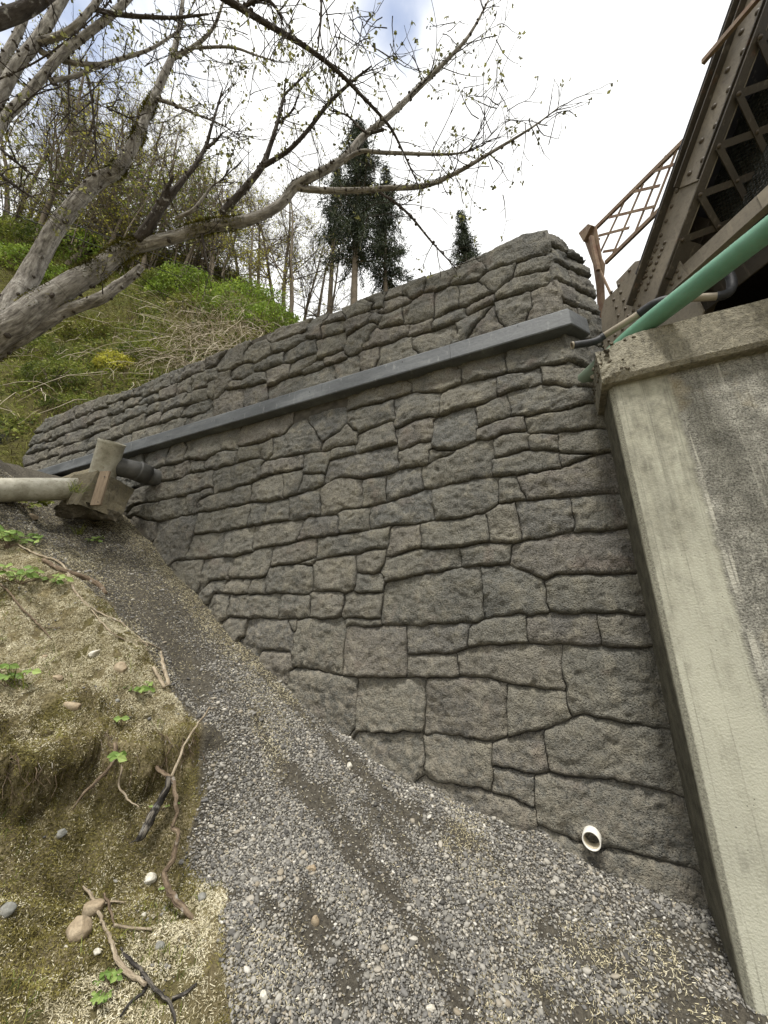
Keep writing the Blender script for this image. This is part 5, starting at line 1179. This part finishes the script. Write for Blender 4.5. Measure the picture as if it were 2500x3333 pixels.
limb('branch', [(1275,805,44,4.9),(1340,818,34,4.9),(1500,822,30,4.85),(1659,815,28,4.8),(1838,800,24,4.7),(1978,740,20,4.6),(2138,650,15,4.5),(2298,550,9,4.4),(2418,460,4,4.3)])
limb('branch', [(1480,700,24,5.0),(1560,655,20,4.95),(1659,660,18,4.9),(1838,665,15,4.8),(1998,660,8,4.7),(2100,620,4,4.7)])
limb('branch', [(955,925,40,4.78),(1040,830,36,4.8),(1130,720,30,4.85),(1170,620,22,4.9),(1200,520,17,4.95),(1225,420,12,5.0),(1230,360,7,5.0)], 'bark_dk')
limb('branch', [(1130,720,26,4.85),(1270,630,20,4.8),(1410,460,18,4.8),(1500,370,14,4.75),(1605,285,7,4.7)], 'bark_dk')
limb('branch', [(1205,530,12,4.95),(1240,500,10,4.95),(1275,465,6,4.95)], 'bark_dk')
limb('branch', [(1225,410,10,5.0),(1280,360,9,5.0),(1330,310,5,5.0)], 'bark_dk')
limb('branch', [(600,1040,90,4.62),(650,970,72,4.6),(690,900,56,4.6),(730,850,40,4.6),(790,780,26,4.65),(840,720,20,4.7),(890,630,16,4.8),(910,560,13,4.8),(940,460,9,4.9),(962,380,5,4.9)], 'bark_dk')
limb('broken_snag', [(690,890,34,4.58),(720,820,24,4.55),(748,757,10,4.5)], 'bark_dk')
limb('branch', [(890,640,14,4.8),(930,610,12,4.8),(965,570,6,4.8)], 'bark_dk')
limb('branch', [(760,940,16,4.55),(830,910,16,4.5),(880,850,12,4.5),(920,800,9,4.5),(980,770,4,4.5)])
limb('trunk', [(-120,760,110,4.0),(0,540,60,4.2),(100,430,48,4.3),(230,270,44,4.4),(370,150,38,4.5),(500,50,32,4.6),(580,-30,26,4.7)], 'bark')
limb('trunk', [(-160,720,110,3.9),(-20,450,80,4.2),(80,270,66,4.3),(150,180,60,4.4),(230,60,52,4.5),(300,-60,44,4.6)], 'bark')
limb('branch', [(-60,420,60,4.5),(30,230,44,4.6),(100,90,36,4.7),(140,-40,30,4.8)])
limb('trunk', [(-260,190,150,2.9),(-60,95,130,3.0),(110,30,105,3.1),(260,-70,90,3.2)], 'bark_dk')
limb('branch', [(170,220,26,4.45),(280,265,24,4.5),(420,280,20,4.6),(500,262,18,4.7),(640,215,14,4.8),(720,170,11,4.9),(800,110,8,5.0)])
limb('branch', [(400,35,26,4.5),(470,55,22,4.5),(600,70,18,4.6),(750,75,14,4.7),(900,60,8,4.8)], 'bark_dk')
limb('branch', [(150,180,36,4.4),(270,150,34,4.4),(350,90,30,4.4),(440,-20,26,4.5)])
limb('branch', [(210,345,20,4.4),(300,335,18,4.5),(400,300,16,4.6),(500,262,12,4.7)])
limb('branch', [(745,250,26,5.5),(830,205,20,5.5),(920,120,14,5.5),(960,20,10,5.5),(980,-50,7,5.5)])
limb('branch', [(830,205,14,5.5),(1000,205,11,5.4),(1110,240,8,5.4),(1185,262,4,5.3)])
limb('branch', [(680,425,20,5.35),(760,455,14,5.3),(850,495,10,5.3),(960,540,6,5.3),(1040,590,3,5.3)])
limb('branch', [(900,-60,40,3.8),(980,0,36,3.9),(1050,40,32,3.95),(1200,130,27,4.0),(1330,210,23,4.1),(1450,300,20,4.2),(1560,410,16,4.3),(1679,540,13,4.4),(1739,650,9,4.5),(1820,830,4,4.6)], 'bark_dk')
limb('branch', [(1050,30,18,3.95),(1130,-5,16,3.9),(1190,30,13,3.9),(1225,110,8,3.95)], 'bark_dk')
limb('branch', [(1390,-60,10,4.1),(1385,90,11,4.1),(1372,190,5,4.1)], 'bark_dk')
limb('branch', [(1659,560,14,4.4),(1580,570,12,4.5),(1500,500,8,4.6),(1420,475,4,4.6)], 'bark_dk')
limb('branch', [(375,310,12,4.6),(395,420,10,4.6),(408,540,9,4.6),(415,690,5,4.6)], 'bark_dk')
limb('branch', [(300,280,10,4.5),(295,400,8,4.5),(298,500,4,4.5)], 'bark_dk')
limb('branch', [(0,640,14,4.3),(70,700,11,4.3),(130,745,7,4.3),(160,770,3,4.3)], 'bark_dk')
limb('branch', [(0,750,14,4.3),(60,800,12,4.3),(150,855,6,4.3)], 'bark_dk')
limb('branch', [(1640,830,12,4.8),(1760,920,11,4.7),(1870,1050,8,4.6),(1990,1180,3,4.6)], 'bark_dk')
limb('branch', [(870,1000,14,4.74),(885,1090,11,4.7),(905,1180,6,4.7)], 'bark_dk')
limb('branch', [(-60,600,6,4.2),(200,370,5,4.2),(300,410,5,4.3),(420,450,4,4.3),(560,510,3,4.4)], 'bark_dk')
limb('branch', [(-20,350,7,4.0),(150,270,7,4.0),(280,180,6,4.0),(420,60,5,4.0),(480,0,4,4.0)], 'bark_dk')
# knobs, side shoots, buds and young leaves
FORK = ((395,815,40),(430,790,30),(660,715,45),(390,560,22),(460,440,22),(490,350,22),(20,1180,45),(740,705,28),(300,870,26))
rs = np.random.default_rng(77); knob = MB(); tw = MB(); LP = []; mossP = []; mossL = []; mossD = []
bm = bmesh.new(); bmesh.ops.create_icosphere(bm, subdivisions=1, radius=1); KV = np.array([v.co[:] for v in bm.verts]); KF = [[v.index for v in f_.verts] for f_ in bm.faces]; bm.free()
def shoot(p, d_, ln, r_, lv):
    pts = [p]; m_ = 5
    for k in range(m_):
        p = p+d_*ln/m_; d_ = d_+rs.normal(0, .13, 3); d_ /= np.linalg.norm(d_); pts.append(p)
        if lv > 0 and k >= 1 and rs.random() < .55:
            q_ = d_+rs.normal(0, .55, 3); shoot(p, q_/np.linalg.norm(q_), ln*rs.uniform(.35, .6), r_*.6, lv-1)
    v_, f_, bk = tube(np.array(pts), np.linspace(r_, r_*.35, m_+1), 4, False); tw.add(v_, f_, bk=bk)
    if lv == 0 or rs.random() < .7: LP.append(pts[-1])
    if rs.random() < .35: LP.append(pts[3])
for S, mt in TREE:
    P = S[:, :3]; r_ = S[:, 3]; seg_ = np.linalg.norm(np.diff(P, axis=0), axis=1); T = np.gradient(P, axis=0); T /= np.linalg.norm(T, axis=1)[:, None]
    for i in range(1, len(P)-1):
        nk = rs.poisson(seg_[i]*(16 if r_[i] < .06 else 7))
        for j in range(nk):
            d_ = np.cross(T[i], rs.normal(size=3)); d_ /= np.linalg.norm(d_); kr = rs.uniform(.008, .018)+r_[i]*.15
            knob.add(P[i]+rs.uniform(-.5, .5)*(P[i+1]-P[i])+d_*r_[i]*.95+KV*kr*rs.uniform(.6, 1.3, 3), KF)
        if r_[i] < .07 and rs.random() < seg_[i]*(4.6 if r_[i] < .03 else 2.2):
            d_ = T[i]*.5+np.cross(T[i], rs.normal(size=3))+np.array([0, 0, .25]); d_ /= np.linalg.norm(d_); shoot(P[i], d_, rs.uniform(.25, .75), .0068, 1)
        up_ = np.array([0, 0, 1.0])-T[i]*T[i][2]
        if np.linalg.norm(up_) > .2:
            up_ /= np.linalg.norm(up_)
            pu, pv_ = proj(P[i]); bst = max(math.exp(-((pu-a0)**2+(pv_-b0)**2)/(2*c0_*c0_)) for a0, b0, c0_ in FORK)
            if r_[i] > .026 and mt == 'bark':
                n_ = int(seg_[i]*(1500+30000*r_[i])*(.22*sst(-.10, .30, float(fbm(P[i]*1.3+3, 3)))+1.5*bst)); a_ = rs.normal(.0, .85+.5*bst, n_); b_ = np.cross(T[i], up_)
                dd = up_*np.cos(a_)[:, None]+b_*np.sin(a_)[:, None]
                mossP.append(P[i]+rs.uniform(-.6, .6, (n_, 1))*(P[i+1]-P[i])+dd*r_[i]*1.02); mossD.append(dd+rs.normal(0, .5, dd.shape)); mossL.append(rs.uniform(.014, .036, n_)*(1+.7*bst))
    if r_[-1] < .012:
        for j in range(5): d_ = T[-1]+rs.normal(0, .45, 3); shoot(P[-1-rs.integers(0, min(8, len(P)-1))], d_/np.linalg.norm(d_), rs.uniform(.25, .6), .006, 1)
# extra crown twigs towards the upper left and the branch tips at right
for (px, py, z, n_) in ((560,60,5.4,16),(700,120,5.4,14),(820,230,5.4,12),(930,60,5.0,14),(1150,60,4.2,12),(1060,130,4.3,8),(640,330,5.3,8),(300,330,4.8,10),(1500,560,4.6,12),(1600,480,4.5,12),(1680,380,4.4,12),(1560,90,5.1,8),(1480,180,5.1,8),(430,130,5.2,12),(1280,140,4.1,6),(130,420,4.6,8),(1420,600,4.6,9),(620,180,5.6,12),(420,400,5.4,8)):
    for j in range(n_):
        p = at(px+rs.normal(0, 70), py+rs.normal(0, 60), z+rs.normal(0, .15)); d_ = rs.normal(size=3); d_[2] -= .1; shoot(p, d_/np.linalg.norm(d_), rs.uniform(.25, .6), .0058, 1)
knob.out('burls', M_['bark_dk'], tr)['kind'] = 'stuff'
tw.out('twigs', M_['bark_dk'], tr)['kind'] = 'stuff'
LP = np.array(LP); LP = LP[rs.random(len(LP)) < .5]; LP = np.repeat(LP, 4, 0)+rs.normal(0, .015, (len(LP)*4, 3))-np.array([0, 0, .012]); keep = rs.random(len(LP)) < .8; LP = LP[keep]
V, Ft = leaves(LP, rs.uniform(.025, .06, len(LP)), rs, 1.6); obj('young_leaves', V, Ft, M_['leaf'], tr, {'tint': np.repeat(rs.random(len(LP)), 4)})['kind'] = 'stuff'
mp_ = np.concatenate(mossP); V, Fq = blades(mp_, np.concatenate(mossD), np.concatenate(mossL), .008, .35, -1, rs); obj('moss', V, Fq, M_['moss'], tr, {'tint': np.repeat(np.clip(.5+.6*fbm(mp_*4, 3)+rs.normal(0, .15, len(mp_)), 0, 1), 6)})['kind'] = 'stuff'
# ================================================================ trees along the crest
def grow(rs, h, r0, lean, levels=3, nb=9):
    segs = []; tips = []
    def rec(p, d_, ln, r_, lv):
        m_ = 7 if lv == 0 else 4; pts = [p]
        for k in range(m_):
            d_ = d_+rs.normal(0, .06 if lv == 0 else .14, 3)+np.array([0, 0, .05 if lv else .02]); d_ = d_/np.linalg.norm(d_); p = p+d_*ln/m_; pts.append(p)
            t = (k+1)/m_
            if lv < levels and (lv > 0 or t > .28):
                for b_ in range(rs.poisson(nb/m_*(1.5 if lv == 0 else .85))):
                    a_ = np.cross(d_, rs.normal(size=3)); a_ /= np.linalg.norm(a_); q_ = d_*.75+a_*rs.uniform(.5, 1.0); q_ /= np.linalg.norm(q_)
                    rec(p, q_, ln*rs.uniform(.28, .5)*(1.15-.5*t), r_*(1-.75*t)*.45+.003, lv+1)
        segs.append((np.array(pts), np.linspace(r_, r_*.25+.0025, m_+1), lv)); tips.append(p)
        if lv >= 2: tips.append(pts[2])
    rec(np.zeros(3), np.array([lean, 0, 1.0]), h, r0, 0); return segs, np.array(tips)
VAR = []
for i in range(6):
    rs = np.random.default_rng(200+i); segs, tips = grow(rs, 9, .13, rs.uniform(-.12, .12), 3, 11.5)
    mt_, mc = MB(), MB()
    for P, r_, lv in segs: (mt_ if lv == 0 else mc).tube(P, r_, 7 if lv == 0 else 3, False)
    mt_.a = {}; mc.a = {}
    a_ = mesh('trunk', np.vstack(mt_.v), mt_.f, None, True); a_.materials.append(M_['bark_far']); b_ = mesh('crown', np.vstack(mc.v), np.array(mc.f)); b_.materials.append(M_['bark_far'])
    n_ = int(len(tips)*(.26 if i % 2 else .10)); tp_ = tips[rs.integers(0, len(tips), n_)]+rs.normal(0, .06, (n_, 3)); V, Ft = leaves(tp_, rs.uniform(.05, .13, n_), rs); l_ = mesh('buds', V, Ft, {'tint': np.repeat(rs.random(n_), 4)}); l_.materials.append(M_['bud'])
    VAR.append((a_, b_, l_))
rs = np.random.default_rng(5)
spots = [(30,760,19,1.0,None),(140,745,18,1.15,None),(200,745,24,1.2,None),(5,760,22,1.1,None),(345,780,18,1.0,None),(410,810,23,1.0,None),(480,830,18,.9,None),(590,860,18,.8,None),(690,885,18,.7,None),(810,940,19,.8,None),(925,1020,22,.95,None),(255,760,18,1.1,None),(110,740,21,1.1,None),(170,740,22,1.15,None),(240,745,21,1.0,None),(310,760,21,1.05,None),(370,780,20,.95,None),(430,810,20,.9,None),(500,840,21,.9,None),(560,850,21,.85,None),(610,860,20,.85,None),(660,870,21,.8,None),(720,890,21,.8,None),(780,920,22,.8,None),(840,960,21,.85,None),(890,985,22,.9,None),(945,1040,19,1.05,None),(985,1070,24,.95,None),(1020,1080,25,1.0,None),(1060,1090,24,.8,None),(70,745,25,1.1,None),(280,755,25,1.1,None),(460,815,25,1.05,None),(640,865,25,.95,None),(330,770,23,1.0,None),(530,845,23,.95,None)]
ords = ['first','second','third','fourth','fifth','sixth','seventh','eighth','ninth','tenth','eleventh','twelfth','thirteenth','fourteenth','fifteenth','sixteenth','seventeenth','eighteenth','nineteenth','twentieth','twenty-first','twenty-second','twenty-third','twenty-fourth','twenty-fifth']+['twenty-'+w for w in ('sixth','seventh','eighth','ninth')]+['thirtieth']+['thirty-'+w for w in ('first','second','third','fourth','fifth','sixth','seventh','eighth','ninth')]
order = sorted(range(len(spots)), key=lambda i: spots[i][0]); rank = {i: k for k, i in enumerate(order)}
for i, (px, py, z, s, lb) in enumerate(spots):
    p = at(px, py, z); p[2] = float(hill_z(p[0:1], p[1:2])[0])-.2 if px < 960 else p[2]-1.5
    t = thing('bare_tree', p, 'bare budding tree on the crest, %s from the left' % ords[rank[i]], 'tree', 'bare trees along the crest')
    for nm, me in zip(('trunk', 'crown', 'buds'), VAR[i % 6]):
        o = bpy.data.objects.new(nm, me); col.objects.link(o); o.parent = t
        if nm != 'trunk': o['kind'] = 'stuff'
    t.rotation_euler = (rs.normal(0, .04), rs.normal(0, .04), rs.uniform(0, 6.28)); t.scale = (s*rs.uniform(.85, 1.1),)*2+(s*rs.uniform(.9, 1.15),)
# twiggy thickets that hide the ridge
TH = []
for i in range(4):
    rs = np.random.default_rng(300+i); mc = MB(); tips = []
    for k in range(11):
        segs, tp_ = grow(rs, rs.uniform(2.2, 4.2), .028, rs.normal(0, .35), 2, 9); off = np.array([rs.normal(0, .55), rs.normal(0, .55), 0])
        for P, r_, lv in segs: mc.tube(P+off, r_, 3, False)
        tips.append(tp_+off)
    mc.a = {}; b_ = mesh('stems', np.vstack(mc.v), np.array(mc.f)); b_.materials.append(M_['bark_far']); tips = np.concatenate(tips); n_ = int(len(tips)*.8); tp_ = tips[rs.integers(0, len(tips), n_)]+rs.normal(0, .08, (n_, 3))
    V, Ft = leaves(tp_, rs.uniform(.05, .12, n_), rs); l_ = mesh('buds', V, Ft, {'tint': np.repeat(rs.random(n_), 4)}); l_.materials.append(M_['bud'] if i % 2 else M_['ivy_dk']); TH.append((b_, l_))
tsp = [(15, 770), (75, 750), (205, 745), (265, 760), (330, 780), (450, 830), (520, 850), (640, 880), (700, 895), (830, 965), (560, 900), (350, 870)]
for i, (px, py) in enumerate(tsp):
    p = at(px, py, 18.5); p[2] = float(hill_z(p[0:1], p[1:2])[0])-.1
    t = thing('thicket', p, 'twiggy budding thicket on the hill crest, %s from the left' % ords[sorted(q[0] for q in tsp).index(px)], 'shrub', 'thickets along the crest')
    for nm, me in zip(('stems', 'buds'), TH[i % 4]):
        o = bpy.data.objects.new(nm, me); col.objects.link(o); o.parent = t; o['kind'] = 'stuff'
    t.rotation_euler = (0, 0, rs.uniform(0, 6.28)); t.scale = (rs.uniform(.9, 1.3),)*3
def conifer(px, pb, ptop_, z, wpx, label, seed, n=150, ivy=False, start=.12):
    rs = np.random.default_rng(seed); broad = seed != 3; b_ = at(px, pb, z); hs = np.linspace(1, 40, 400); h = float(hs[np.argmin(np.abs(proj(b_[None]+hs[:, None]*np.array([[0, 0, 1.]]))[1]-ptop_))]); Wd = wpx*z/F/2; t = thing('conifer', b_, label, 'tree', 'conifers on the crest')
    S = spline(np.array([[b_[0], b_[1], b_[2]-1], b_+[0, 0, h*.5], [b_[0]+.1, b_[1], b_[2]+h]]), 6); MB().tube(S, np.linspace(h*.013, .02, len(S)), 10).out('trunk', M_['bark_far'], t, True)
    mb = MB(); NP = []; ND = []
    for i in range(n):
        u_ = start+(1-start)*rs.random()**.9; p = b_+np.array([0, 0, h*u_]); an = rs.uniform(0, 6.28); ln = Wd*(.72*min(1., (1.03-u_)*2.6) if broad else (1.04-u_)*.9)*rs.uniform(.3, 1.2)*(.7+.5*abs(float(pn(np.array([u_*9, seed, an])))))
        d_ = np.array([math.cos(an), math.sin(an), .1]); pts = np.array([p+d_*ln*q_+np.array([0, 0, -.35*ln*q_*q_]) for q_ in np.linspace(0, 1, 6)]); mb.tube(pts, np.linspace(.03, .006, 6), 3, False)
        m_ = int(60*ln)+20; q_ = rs.uniform(.12, 1.05, m_); c_ = p+d_*(ln*q_)[:, None]+np.array([0, 0, -.35])*(ln*q_*q_)[:, None]+rs.normal(0, .13, (m_, 3)); NP.append(c_); ND.append(rs.normal(size=(m_, 3))+d_*.8+np.array([0, 0, -.6]))
    mb.a = {}; mb.out('limbs', M_['bark_far'], t)['kind'] = 'stuff'; NP = np.concatenate(NP); ND = np.concatenate(ND)
    V, Fq = blades(NP, ND, rs.uniform(.14, .34, len(NP)), rs.uniform(.025, .05, len(NP)), .4, -1, rs); obj('needles', V, Fq, M_['needle'], t, {'tint': np.repeat(np.clip(.4+.6*fbm(NP*.8, 3)+rs.normal(0, .2, len(NP)), 0, 1), 6)})
conifer(1150, 1040, 400, 20, 430, 'tall dark conifer rising behind the middle of the parapet', 1, 230, start=.24)
conifer(1255, 1010, 545, 22, 300, 'shorter ivy-clad conifer just right of the tall one', 2, 150, start=.14)
conifer(1522, 930, 690, 23, 190, 'small pale conifer top peeking over the parapet', 3, 110, start=.0)
conifer(1070, 1050, 540, 24, 190, 'ragged conifer half hidden left of the tall one', 4, 110, start=.45)
